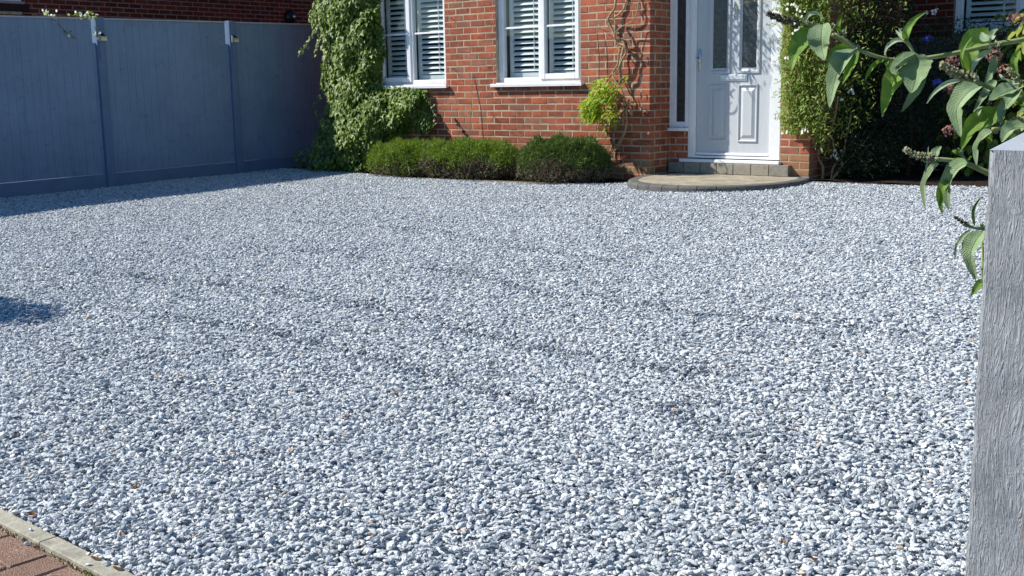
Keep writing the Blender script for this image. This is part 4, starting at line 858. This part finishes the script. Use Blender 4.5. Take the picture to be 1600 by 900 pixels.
# ================================================================== SHRUB WITH WHITE FLOWERS, RIGHT OF THE DOOR
jz = tag(empty('flowering_climber'), 'leafy shrub with small white flowers right of the front door', 'shrub')
def cloud_px(poly, n_, yfun, accept=None):
    out = []; lo_ = (min(p[0] for p in poly), min(p[1] for p in poly)); hi_ = (max(p[0] for p in poly), max(p[1] for p in poly))
    while len(out) < n_:
        u = rnd.uniform(lo_[0], hi_[0]); v = rnd.uniform(lo_[1], hi_[1])
        if not in_poly(u, v, poly): continue
        if accept and rnd.random() > accept(u, v): continue
        out.append(on_y(u, v, yfun(u, v)))
    return np.array(out)
JP = [(1205, -50), (1212, 0), (1225, 20), (1222, 55), (1218, 85), (1222, 120), (1220, 160), (1222, 200), (1238, 212), (1262, 208), (1275, 235), (1300, 240), (1318, 215), (1345, 200), (1365, 190), (1385, 160), (1400, 120), (1420, 60), (1440, -50)]
def clump(u, v): 
    s = .5+.5*math.sin(u*.21+1.3*math.sin(v*.13))*math.sin(v*.19+1.1*math.sin(u*.11)); return (.35+.65*s)*(1.0 if u < 1285 else max(.04, (.34+.35*s)*(1-max(0, u-1320)/70)))
PJ0 = cloud_px([(1219, 0), (1227, 40), (1222, 62), (1228, 80), (1219, 98), (1226, 120), (1218, 140), (1227, 160), (1217, 182), (1230, 196), (1240, 210), (1256, 200), (1290, 216), (1296, -40), (1222, -40)], 5600, lambda u, v: .40-.24*rnd.random()**1.5, lambda u, v: .5+.5*clump(u, v))
P = cloud_px(JP, 7500, lambda u, v: (.36-.22*rnd.random() if u < 1262 else .30+.9*rnd.random()**1.3) if rnd.random() < .8 else .1+.25*rnd.random() if u < 1300 else .6+.8*rnd.random(), clump); P = np.concatenate([P, PJ0])
n_ = len(P); leaf_cloud('foliage', P, np.array([-.5, -.8, .6])+rv(n_, .55), np.array([-.2, -.3, -.5])+rv(n_, .7), rng.uniform(.032, .066, n_), *LEAF_L, M['jas'], jz, kind='stuff')
# sprays over the door's top corner and thin shoots over the frame
for path in ([(1225, -10), (1205, 2), (1185, 0), (1160, 6), (1150, 12)], [(1228, 20), (1212, 12), (1202, 20)], [(1232, 66), (1216, 60), (1204, 66)], [(1230, 100), (1216, 92), (1210, 102)], [(1226, 150), (1214, 142), (1208, 150)], [(1230, 120), (1217, 128), (1212, 122)], [(1228, 185), (1215, 176), (1211, 184)], [(1232, 40), (1216, 36), (1208, 40), (1200, 38)]):
    sp_ = smooth_path([on_y(u, v, .22) for u, v in path], 5); q = MB(); q.tube(sp_, .0018, 5); q.build('shoot', M['stem'], jz)
    pp = np.array(sp_+sp_)+rv(2*len(sp_), .010); leaf_cloud('shoot_leaves', pp, np.array([-.3, -.8, .5])+rv(len(pp), .5), np.array([-.6, -.2, -.2])+rv(len(pp), .6), rng.uniform(.022, .042, len(pp)), *LEAF_L, M['jas'], jz, kind='stuff')
for path, r_ in (([(1283, 290), (1286, 262), (1278, 245), (1285, 225), (1300, 200), (1310, 150)], .016), ([(1292, 290), (1310, 268), (1316, 255), (1305, 235), (1300, 215)], .014), ([(1298, 288), (1302, 262), (1318, 240), (1322, 215), (1330, 180)], .012), ([(1270, 240), (1285, 246), (1300, 247)], .006), ([(1266, 238), (1268, 222), (1276, 200), (1262, 160)], .006), ([(1330, 222), (1352, 228), (1362, 225)], .004), ([(1312, 262), (1340, 235), (1358, 212)], .004)):
    sp_ = smooth_path([on_y(u, v, .62) for u, v in path], 5); q = MB(); q.tube(sp_, [r_*(1-.3*i/len(sp_)) for i in range(len(sp_))], 7); q.build('stem', M['stem'], jz, True)
PET = ([(0, 0, 0), (.3, .35, .08), (0, .6, .0), (-.3, .35, .08)], [(0, 1, 2, 3)])
def blossoms(cu, cv, ru, rv_, n_, y, size, m, par, name='blossom'):
    P = []; 
    for _ in range(n_):
        c = on_y(cu+rnd.uniform(-ru, ru), cv+rnd.uniform(-rv_, rv_), y+rnd.uniform(-.04, .04))
        for k in range(5): P.append(c)
    P = np.array(P); n2 = len(P); a = np.tile(np.arange(5)*2*pi/5, n_); Nn = np.repeat(np.array([-.3, -1, .3])+rv(n_, .3), 5, 0); Nn = unit(Nn); ux = unit(np.cross(Nn, np.array([0, 0, 1.]))); uz = np.cross(ux, Nn)
    T = ux*np.cos(a)[:, None]+uz*np.sin(a)[:, None]; leaf_cloud(name, P, Nn, T, np.full(n2, size), *PET, m, par, kind='stuff')
for cu, cv, ru, rv_, n_, y in ((1242, 50, 4, 4, 4, .12), (1238, 73, 5, 5, 6, .12), (1230, 90, 4, 3, 4, .12), (1256, 55, 4, 4, 3, .12), (1310, 153, 12, 5, 9, .45), (1328, 144, 6, 4, 7, .45), (1308, 243, 9, 8, 13, .55), (1327, 213, 11, 2, 6, .7), (1258, 204, 5, 6, 6, .15), (1226, 208, 4, 3, 3, .15), (1240, 40, 9, 5, 5, .12), (1250, 18, 8, 8, 6, .12), (1448, 18, 3, 5, 3, 1.3), (1461, 19, 6, 5, 6, 1.3), (1380, 178, 1, 3, 2, .8), (1215, 20, 8, 8, 7, .14), (1235, 8, 10, 8, 6, .12)):
    blossoms(cu, cv, ru, rv_, n_, y, .026, M['white'], jz)

# ================================================================== DARK EVERGREEN AND HYDRANGEAS
eg = tag(empty('evergreen_shrub'), 'large dark shaded evergreen shrub beside the white flowered one', 'shrub')
P = []; 
for cx, cy, cz, rx, ry, rz, k in ((2.1, 1.9, 1.2, .65, .7, 1.0, 6000), (2.75, 1.7, .8, .6, .6, .85, 6000), (1.95, 1.2, 1.7, .35, .4, .6, 2500), (2.3, 1.25, .45, .45, .35, .5, 3000), (1.95, .95, .45, .26, .5, .6, 3500), (2.1, .7, .2, .35, .3, .3, 1800), (1.9, 1.3, 1.1, .26, .6, .5, 3000), (3.2, 2.2, .9, .5, .5, .8, 3000), (2.2, 2.2, 2.3, .7, .6, .6, 2500)):
    d = unit(rng.normal(size=(k, 3))); r_ = rng.random(k)**.35*(1+.15*np.sin(d[:, 0]*7+d[:, 2]*5)*np.sin(d[:, 1]*6)); P.append(np.array([cx, cy, cz])+d*r_[:, None]*np.array([rx, ry, rz]))
P = np.concatenate(P); P = P[(P[:, 2] > 0.02) & (P[:, 1] < RW-.05) & (P[:, 0] > RX+.03)]; uvq = np.array([proj(x)[:2] for x in P]); keep = ~((uvq[:, 0] > 1475) & (uvq[:, 1] < 22)) & ~((uvq[:, 0] > 1432) & (uvq[:, 1] < 26)); P = P[keep]
n_ = len(P); leaf_cloud('foliage', P, np.array([-.3, -.8, .6])+rv(n_, .6), np.array([0, -.3, -.3])+rv(n_, .8), rng.uniform(.03, .06, n_), *LEAF_L, M['hedge'], eg, kind='stuff')
for x, y in ((2.2, 1.9), (2.7, 1.7), (2.3, 1.3), (3.1, 2.1)):
    q = MB(); q.tube([(x, y, -.03), (x+.03, y, .4), (x-.04, y+.05, 1.0)], [.03, .022, .012], 7); q.build('trunk', M['stem_dark'], eg, True)
hy = tag(empty('hydrangea'), 'hydrangea with faded pink flower heads behind the gatepost', 'hydrangea')
hc = [(3.0, 1.65, .5, .55, .4, .6, 420), (3.6, 1.75, .7, .55, .45, .75, 420), (3.25, 2.0, 1.15, .6, .45, .5, 380), (3.62, 1.5, 1.38, .45, .38, .34, 330), (4.2, 1.6, .8, .6, .5, .8, 260)]
P = []; Nn = []
for cx, cy, cz, rx, ry, rz, k in hc:
    d = unit(rng.normal(size=(k, 3))); r_ = rng.random(k)**.25; P.append(np.array([cx, cy, cz])+d*r_[:, None]*np.array([rx, ry, rz])); Nn.append(d)
P = np.concatenate(P); Nn = np.concatenate(Nn); kk = P[:, 2] > .03; P = P[kk]; Nn = Nn[kk]; n_ = len(P)
leaf_cloud('foliage', P, Nn*.8+np.array([-.2, -.5, .8])+rv(n_, .35), Nn+np.array([0, -.2, -.5])+rv(n_, .4), rng.uniform(.08, .13, n_), *LEAF_O, M['hyd'], hy, kind='stuff')
for x, y in ((3.0, 1.6), (3.6, 1.65), (3.3, 1.9), (4.1, 1.5)):
    q = MB(); q.tube([(x, y, -.03), (x+.03, y, .4), (x+.06, y+.02, .9)], [.012, .010, .006], 6); q.build('stem', M['stem'], hy, True)
def head(u, v, y, r_, m, par, name='flower_head'):
    c = on_y(u, v, y); k = 60; d = unit(rng.normal(size=(k, 3))+np.array([0, -.4, .4])); P = c+d*r_*np.array([1, 1, .75])*rng.uniform(.8, 1.05, (k, 1)); P = np.repeat(P, 4, 0); dd = np.repeat(unit(d+rv(k, .2)), 4, 0); a = np.tile(np.arange(4)*pi/2, k)+np.repeat(rng.uniform(0, 1.5, k), 4)
    ux = unit(np.cross(dd, np.array([.1, .2, 1.]))); uz = np.cross(ux, dd); T = ux*np.cos(a)[:, None]+uz*np.sin(a)[:, None]
    leaf_cloud(name, P, dd, T, rng.uniform(.016, .026, len(P)), *PET, m, par)
for u, v, y, r_ in ((1489, 96, .95, .075), (1486, 140, .95, .07), (1485, 204, .75, .075), (1554, 88, .8, .08), (1572, 110, .8, .085), (1588, 30, .95, .08), (1590, 148, .8, .06)):
    head(u, v, y, r_, M['hydb'], hy)
bf = tag(empty('blue_flower'), 'blue hydrangea bloom in deep shade above the buddleia leaves', 'flower', 'blue blooms in the shade'); head(1450, 61, 1.05, .05, M['blue'], bf, 'petals')
bf = tag(empty('blue_flower'), 'lower of the blue blooms, beside the pale buddleia flower spike', 'flower', 'blue blooms in the shade'); head(1464, 129, .95, .045, M['blue'], bf, 'petals')

# ================================================================== BUDDLEIA IN FRONT
def bud_mat(name, c1, c2, c3, tr):
    m = mat(name, [tuple(x*.8 for x in c1), c1, c2, c3, tuple(x*1.1 for x in c3)], scale=26, rough=.8, rnd_amt=.3, trans=tr, spec=.15); N = m.node_tree.nodes; L = m.node_tree.links
    uv = N.new('ShaderNodeUVMap'); sp = N.new('ShaderNodeSeparateXYZ'); L.new(uv.outputs[0], sp.inputs[0])
    # side veins and quilting between them
    def mth(op, a, b=None):
        q = N.new('ShaderNodeMath'); q.operation = op
        for i, x in enumerate((a, b)):
            if x is None: continue
            if isinstance(x, (int, float)): q.inputs[i].default_value = x
            else: L.new(x, q.inputs[i])
        return q.outputs[0]
    ax = mth('ABSOLUTE', mth('SUBTRACT', sp.outputs[0], .5)); ph = mth('MULTIPLY', mth('SUBTRACT', sp.outputs[1], mth('MULTIPLY', ax, .35)), 75.0)
    s = mth('ABSOLUTE', mth('SINE', ph)); vo = N.new('ShaderNodeTexVoronoi'); vo.inputs['Scale'].default_value = 1.0; cb = N.new('ShaderNodeCombineXYZ'); L.new(mth('MULTIPLY', sp.outputs[0], 14), cb.inputs[0]); L.new(mth('MULTIPLY', sp.outputs[1], 50), cb.inputs[1]); L.new(cb.outputs[0], vo.inputs['Vector'])
    mid = mth('MINIMUM', mth('MULTIPLY', ax, 22.0), 1.0)
    h = mth('ADD', mth('ADD', mth('MULTIPLY', s, .32), mth('MULTIPLY', vo.outputs['Distance'], -.6)), mth('MULTIPLY', mid, .9))
    b = N.new('ShaderNodeBump'); b.inputs['Strength'].default_value = .75; b.inputs['Distance'].default_value = .0014; L.new(h, b.inputs['Height']); L.new(b.outputs[0], N['Principled BSDF'].inputs['Normal'])
    return m
M['bud_g'] = bud_mat('buddleia_grey_green', C(110,131,98), C(130,150,112), C(146,164,126), .12)
M['bud_b'] = bud_mat('buddleia_bright_green', C(92,120,58), C(112,142,70), C(130,156,86), .26)
M['bud_u'] = bud_mat('buddleia_pale_underside', C(150,168,138), C(166,182,152), C(178,190,162), .25)
M['bud_stem'] = mat('buddleia_stem', [C(108,124,72), C(136,148,96), C(150,158,118)], scale=40, rough=.7, spec=.2, bump=.3, bscale=90, bdist=.001)
M['bud_spike'] = mat('buddleia_spike', [C(132,134,100), C(170,168,136), C(110,112,80), C(186,182,156)], scale=40, rough=.9, rnd_amt=.6, spec=.1)
M['bud_dead'] = mat('buddleia_spent_spike', [C(66,62,50), C(96,92,74), C(120,116,96)], scale=40, rough=.95, rnd_amt=.6, spec=.1)
bud = tag(empty('buddleia'), 'buddleia branches with long grey green leaves reaching in from the right', 'buddleia')
def bleaf(path, wpx, dist, m, face=None, fold=.34, d_tip=0.0):
    """leaf along an image path (base to tip) at a given distance; wpx full width in photo pixels"""
    pts_ = smooth_path([np.array(at_d(u, v, dist+d_tip*i/(len(path)-1)+.012*math.sin(i*1.7+u))) for i, (u, v) in enumerate(path)], 6)
    n_ = len(pts_)-1; vc = unit(CP-pts_[n_//2]); nrm_ = unit(vc+(np.array(face) if face is not None else np.array([-.15, 0, .35]))); W = wpx*dist/F/2*(1.22 if wpx > 18 else 1.0)
    vs = []; uvs = []
    for i, p in enumerate(pts_):
        t = i/n_; tg = unit(pts_[min(i+1, n_)]-pts_[max(i-1, 0)]); b_ = np.cross(tg, nrm_); 
        if np.linalg.norm(b_) < .15: b_ = np.cross(tg, np.array([0, 0, 1.]))
        b_ = unit(b_); nn = np.cross(b_, tg); prof = (math.sin(pi*min(1, t**.72*1.0))**.85 if t < 1 else 0)*(1-.25*t)*1.12; wv = .04*math.sin(t*23+u_seed)+.03*math.sin(t*41)
        for k, a_ in enumerate((-1, -.55, -.04, .04, .55, 1)):
            off_ = b_*W*a_*(prof+wv*abs(a_)*prof)+nn*W*(fold*abs(a_)**1.3*prof*1.6-.05*math.sin(t*30+k))*(1 if abs(a_) > .05 else 0)
            vs.append(p+off_); uvs.append((.5+a_/2, t))
    fs = [(i*6+k, i*6+k+1, (i+1)*6+k+1, (i+1)*6+k) for i in range(n_) for k in range(5)]
    o = mesh_obj('leaf', vs, fs, m, bud, True); ul = o.data.uv_layers.new(name='UVMap')
    for lp_ in o.data.loops: ul.data[lp_.index].uv = uvs[lp_.vertex_index]
    return o
u_seed = 0.0
def c5(*q): return [(1200+a/3, b/3) for a, b in q]
def c6(*q): return [(1400+a/2.571, 150+b/2.571) for a, b in q]
D1 = 2.1; D2 = 1.95; D3 = 1.8
G, Bq, Uq = M['bud_g'], M['bud_b'], M['bud_u']
SUNF = (-.5, -.2, .8)
LV = [(c5((212, 150), (165, 185), (125, 250), (110, 335)), 24, D1, Bq), (c5((258, 112), (252, 170), (255, 230), (266, 285)), 31, D1-.03, G, SUNF), (c5((385, 222), (330, 240), (295, 290), (285, 330)), 17, D1+.03, Bq), (c5((400, 232), (350, 290), (315, 380), (288, 508)), 30, D1-.04, G, SUNF), (c5((418, 232), (400, 290), (370, 350), (348, 395)), 13, D1+.02, Bq),
      (c5((175, 98), (195, 68), (230, 64), (266, 92)), 7, D1, Uq), (c5((345, 170), (330, 130), (338, 90), (355, 52)), 7, D1, Bq), (c5((350, 188), (355, 160), (370, 118)), 6, D1, Bq), (c5((545, 282), (505, 300), (470, 345), (455, 385)), 8, D1, Bq), (c5((642, 190), (600, 190), (560, 220), (545, 262)), 8, D1, Uq),
      (c5((650, 190), (650, 150), (690, 90), (745, 55)), 12, D1, Bq), (c5((640, 185), (625, 160), (612, 128)), 5, D1, Uq), (c5((638, 188), (618, 165), (597, 140)), 5, D1, Uq), (c5((555, 280), (560, 305), (557, 335)), 6, D1, Bq),
      (c5((690, 256), (640, 320), (580, 400), (535, 540)), 33, D1, Bq, (-.3, 0, .3)), (c5((688, 252), (700, 300), (695, 370), (672, 440)), 50, D1-.05, G, SUNF), (c5((735, 300), (710, 400), (665, 470), (625, 528)), 16, D1+.02, M['bud_g']), (c5((700, 252), (640, 290), (600, 330), (612, 345)), 20, D1-.03, G, SUNF),
      (c5((1042, 205), (985, 200), (945, 245), (950, 350)), 34, D1+.03, Bq), (c5((1045, 238), (1000, 262), (970, 300), (955, 345)), 11, D1, Uq), (c5((958, 172), (920, 220), (908, 280), (928, 345)), 6, D1-.02, Bq), (c5((1036, 190), (1012, 178), (1000, 150)), 12, D1, Uq), (c5((1046, 192), (1055, 160), (1080, 135)), 12, D1, Uq), (c5((1068, 255), (1058, 310), (1035, 370), (1005, 425)), 13, D1, G), (c5((1180, 235), (1155, 285), (1160, 335), (1180, 385)), 11, D1, Bq), (c5((1180, 392), (1130, 385), (1100, 365), (1083, 345)), 7, D2, Uq),
      (c5((900, 378), (840, 392), (780, 435), (742, 488)), 8, D2, Uq), (c5((965, 395), (920, 400), (885, 430), (888, 465)), 14, D2, Bq), (c5((990, 405), (935, 440), (885, 520), (905, 645)), 30, D2-.03, G, SUNF), (c5((1065, 375), (1040, 410), (1005, 460), (960, 530)), 15, D2+.02, G), (c5((1070, 515), (1010, 560), (950, 600), (905, 705)), 27, D2, Bq, (-.1, .1, .1)), (c5((1180, 412), (1140, 425), (1080, 450), (1035, 480)), 26, D2, G, SUNF), (c5((1175, 425), (1140, 470), (1105, 520), (1090, 585)), 22, D2-.02, G, SUNF), (c5((1198, 440), (1170, 470), (1210, 500)), 16, D2, Bq), (c5((1000, 500), (990, 520), (985, 550)), 7, D2, Uq),
      (c5((1050, 615), (1010, 640), (978, 700), (978, 778)), 17, D2-.1, G, SUNF), (c5((1205, 600), (1150, 605), (1115, 630), (1095, 668)), 20, D2-.1, G), (c5((1045, 618), (1042, 640), (1048, 665)), 7, D2, Bq),
      (c6((172, 268), (135, 310), (112, 370), (118, 458)), 15, D3, G, SUNF), (c6((288, 268), (240, 300), (205, 370), (212, 460)), 24, D3-.02, G, SUNF), (c6((215, 335), (185, 370), (178, 420), (186, 476)), 13, D3, Bq), (c6((165, 245), (160, 225), (182, 200)), 14, D3, G), (c6((118, 310), (125, 270), (130, 200)), 3, D3, Uq), (c6((262, 240), (240, 225), (225, 220)), 7, D3, Bq), (c6((262, 240), (258, 220), (245, 210)), 7, D3, Uq), (c6((280, 265), (300, 250), (298, 240)), 6, D3, Bq),
      (c6((316, 522), (310, 470), (325, 430), (348, 402)), 5, D3, Bq), (c6((300, 538), (268, 565), (242, 610), (236, 662)), 6, D3, G), (c6((302, 562), (284, 590), (280, 640), (290, 682)), 12, D3, Bq), (c6((350, 545), (318, 590), (300, 650), (322, 742)), 24, D3-.02, G, SUNF), (c6((350, 738), (335, 755), (315, 785), (300, 810)), 11, D3, Bq), (c6((352, 530), (345, 520), (338, 510)), 6, D3, Bq)]
for i, lf in enumerate(LV):
    u_seed = i*1.3; path, wpx, dist, m = lf[:4]; bleaf(path, wpx, dist, m, lf[4] if len(lf) > 4 else None, d_tip=rnd.uniform(-.03, .04))
ST = [(c5((90, 90), (200, 120), (300, 165), (410, 225), (520, 268), (640, 284), (770, 268), (900, 245), (1050, 210), (1200, 185), (1500, 120), (1700, 60)), D1, .0034), (c5((300, 160), (360, 190), (412, 228)), D1-.01, .0035), (c5((690, 262), (665, 215), (645, 190)), D1, .0028),
      (c5((960, 380), (1030, 405), (1100, 440), (1200, 470), (1500, 560)), D2, .0045), (c5((1180, 420), (1170, 370), (1120, 320)), D2, .0025), (c5((1050, 605), (1110, 600), (1200, 588), (1500, 600)), D2-.05, .0035), (c5((780, 745), (860, 752), (935, 768), (1035, 812), (1150, 850), (1500, 950)), D3, .0040), (c5((935, 765), (915, 735), (895, 715)), D3, .002), (c6((275, 518), (310, 528), (362, 537), (450, 560), (900, 700)), D3, .0025), (c6((345, 560), (350, 650), (350, 740), (400, 800), (900, 1000)), D3+.03, .0022)]
RB = at_d(2050, 620, 1.9); ROOT = np.array([RB[0], RB[1], gz(RB[0], RB[1])-.05])
for pth, dist, r_ in ST:
    pp = [at_d(u, v, dist) for u, v in pth]
    if pth[-1][0] > 1660: pp = pp+[(np.array(pp[-1])*.5+(ROOT+np.array([0, 0, .9]))*.5), ROOT+np.array([0, 0, .45])]
    sp_ = smooth_path(pp, 4); q = MB(); q.tube(sp_, [r_*(.8+.9*i/len(sp_)) for i in range(len(sp_))], 8); q.build('branch', M['bud_stem'], bud, True)
q = MB(); q.tube([ROOT, ROOT+np.array([.01, 0, .3]), ROOT+np.array([0, 0, .5]), ROOT+np.array([.05, .03, 1.1])], [.022, .018, .014, .006], 8); q.build('trunk', M['stem'], bud, True)
# the rest of the bush, outside the picture
P = ROOT+np.array([0, 0, .85])+unit(rng.normal(size=(900, 3)))*(rng.random(900)**.4)[:, None]*np.array([.5, .45, .6]); P = np.array([x for x in P if proj(x)[0] > 1690 and x[2] > 0])
leaf_cloud('foliage', P, np.array([-.3, -.2, .9])+rv(len(P), .4), np.array([-.2, -.3, -1.])+rv(len(P), .5), rng.uniform(.08, .13, len(P)), *LEAF_L, M['bud_g'], bud, kind='stuff')
def spike(path, dist, r0, m, n_):
    pts_ = smooth_path([at_d(u, v, dist) for u, v in path], 6); q = MB(); N_ = len(pts_)-1
    for i in range(n_):
        t = rnd.random(); k = min(N_-1, int(t*N_)); p = pts_[k]+(pts_[k+1]-pts_[k])*(t*N_-k); tg = unit(pts_[k+1]-pts_[k]); d = unit(np.cross(tg, rng.normal(size=3))); rr_ = r0*(.25+.75*t); c = p+d*rr_*rnd.uniform(.5, 1); s = r0*rnd.uniform(.28, .5); e2 = unit(np.cross(d, tg))
        q.add([c-tg*s, c+e2*s*.7, c-e2*s*.7, c+d*s*1.2+tg*-.4*s, c+tg*s*.8], [(0, 1, 3), (0, 3, 2), (1, 4, 3), (2, 3, 4)])
    q.tube(pts_, .0015, 5); q.build('flower_spike', m, bud)
spike(c5((812, 303), (860, 330), (915, 358), (975, 388)), D2, .011, M['bud_spike'], 170); spike(c5((642, 700), (690, 728), (740, 738), (785, 745)), D3, .0085, M['bud_spike'], 130); spike(c6((234, 486), (262, 502), (290, 520)), D3, .0045, M['bud_dead'], 80)
spike(c5((0, 62), (40, 82), (90, 96), (150, 105)), D1, .009, M['bud_dead'], 150); spike(c5((160, 105), (200, 115), (250, 130)), D1, .006, M['bud_spike'], 60); spike(c5((300, 120), (330, 150), (350, 180)), D1, .010, M['bud_spike'], 70); spike(c5((395, 225), (412, 225), (422, 230)), D1, .008, M['bud_spike'], 40); spike(c5((1010, 580), (1050, 590), (1080, 600)), D2, .012, M['bud_spike'], 60); spike(c5((1140, 560), (1175, 570), (1190, 590)), D2, .010, M['bud_spike'], 60); spike(c5((1130, 330), (1160, 360), (1185, 400)), D2, .008, M['bud_spike'], 60); spike(c5((1035, 215), (1060, 212), (1085, 205)), D1, .009, M['bud_spike'], 60)

# ================================================================== SMALL THINGS
fs_ = tag(empty('creeper_sprig'), 'small flowering creeper sprig lying over the top of the fence', 'creeper')
pth = [fpt(t, .03, ZT+FS*t+.012+.008*math.sin(t*40)) for t in np.linspace(-.75, .02, 14)]; q = MB(); q.tube(pth, .003, 5); q.build('stem', M['stem'], fs_)
q = MB(); q.tube(smooth_path([on_x(82, 29, -5.75), on_x(95, 42, -5.76), on_x(108, 55, -5.77), on_x(119, 61, -5.77)], 5), .0035, 5); q.build('stem', M['stem_dark'], fs_)
P = []
for c, k in ((-.62, 10), (-.50, 6), (-.16, 9), (-.08, 16), (-.25, 5), (-.02, 8)):
    for _ in range(k): t = c+rnd.gauss(0, .03); P.append(fpt(t, rnd.uniform(0, .05), ZT+FS*t+rnd.uniform(0, .06)))
for _ in range(14): P.append(fpt(rnd.uniform(-.01, .03), rnd.uniform(.02, .07), ZT-rnd.uniform(.10, .24)))
for _ in range(12): t = rnd.random(); P.append(tuple(np.array(on_x(82+37*t, 29+32*t, -5.765))+rv(1, .01)[0]))
P = np.array(P); leaf_cloud('foliage', P, np.array([.5, -1, .6])+rv(len(P), .5), rv(len(P), 1), rng.uniform(.03, .05, len(P)), *LEAF_O, [M['wist'], M['white']], fs_, mi=rng.integers(0, 2, len(P)), kind='stuff')
# fallen leaves
i = 0
for u, v, s, lab in ((541, 659, .022, 'orange brown dry leaf lying mid drive on the gravel, left of centre'), (212, 769, .022, 'brown dry leaf on the gravel near the red paving'), (767, 575, .018, 'small tan dry leaf on the gravel at the middle of the drive'), (1272, 886, .022, 'reddish dry leaf on the gravel at the bottom edge, right of centre'), (1224, 858, .016, 'tiny red dry leaf on the gravel below the dark hollow'), (831, 632, .020, 'olive dry leaf on the gravel below the middle'), (51, 814, .020, 'tan dry leaf against the kerb, left'), (190, 846, .016, 'dark red dry leaf just above the kerb'), (910, 541, .016, 'pale tan leaf beyond the middle of the drive'), (440, 720, .014, 'little brown leaf on the gravel left of centre')):
    c = on_g(u, v); z0 = gz(c[0], c[1])+.024; an = rnd.uniform(0, 6.28); vs = []
    for a_, b_, h_ in ((-1, 0, .25), (-.4, .45, .0), (-.4, -.45, .15), (.3, .4, .05), (.3, -.4, .25), (1, .05, .35), (-.4, 0, -.1), (.3, 0, -.08)):
        vs.append((c[0]+s*.62*(a_*cos(an)-b_*sin(an)), c[1]+s*.62*(a_*sin(an)+b_*cos(an)), z0+h_*s*1.3-.006))
    tag(mesh_obj('dry_leaf_or_notch', vs, [(0, 6, 1), (0, 2, 6), (1, 6, 7, 3), (6, 2, 4, 7), (3, 7, 5), (7, 4, 5)], M['dry']), lab, 'leaf', 'dry leaves on the gravel')
for u, v, lab in ((149, 873, 'small dark patch added for a notch in the kerb, left one of two'), (184, 889, 'small dark patch added for a notch in the kerb, nearer the bottom edge')):  # dark patches laid on the kerb in place of its notches
    c = on(u, v, 2, -.183); q = MB(); vs = []
    for k in range(10): a_ = 2*pi*k/10; vs.append((c[0]+.020*cos(a_)*(1+.25*sin(3*a_)), c[1]+.008*sin(a_)*(1+.3*cos(2*a_)), -.1825+.0015*(1+sin(2*a_))))
    q.add(vs+[(c[0], c[1], -.1812)], [(k, (k+1) % 10, 10) for k in range(10)]); tag(q.build('dry_leaf_or_notch', M['stem_dark']), lab, 'leaf', 'dark notch patches on the kerb')

# young tree just outside the picture at the left: its crown throws the patch of shade on the drive
tr_ = tag(empty('young_tree'), 'young leafy street tree outside the left edge shading the drive', 'tree')
tc_ = np.array([.45, -7.52, -.19])+np.array([-1.6, -1.0, 1.72])/1.72*2.6
q = MB(); q.tube([(tc_[0], tc_[1], -.3), (tc_[0]+.02, tc_[1], 1.2), (tc_[0], tc_[1], 2.6)], [.035, .028, .015], 8); q.build('trunk', M['stem_dark'], tr_, True)
k = 800; d = unit(rng.normal(size=(k, 3))); P = tc_+np.array([.02, .02, 0])+d*(rng.random(k)**.4)[:, None]*np.array([.62, .24, .24]); leaf_cloud('crown', P, rv(k, 1)+np.array([0, 0, .6]), rv(k, 1), rng.uniform(.05, .09, k), *LEAF_O, M['hedge'], tr_, kind='stuff')
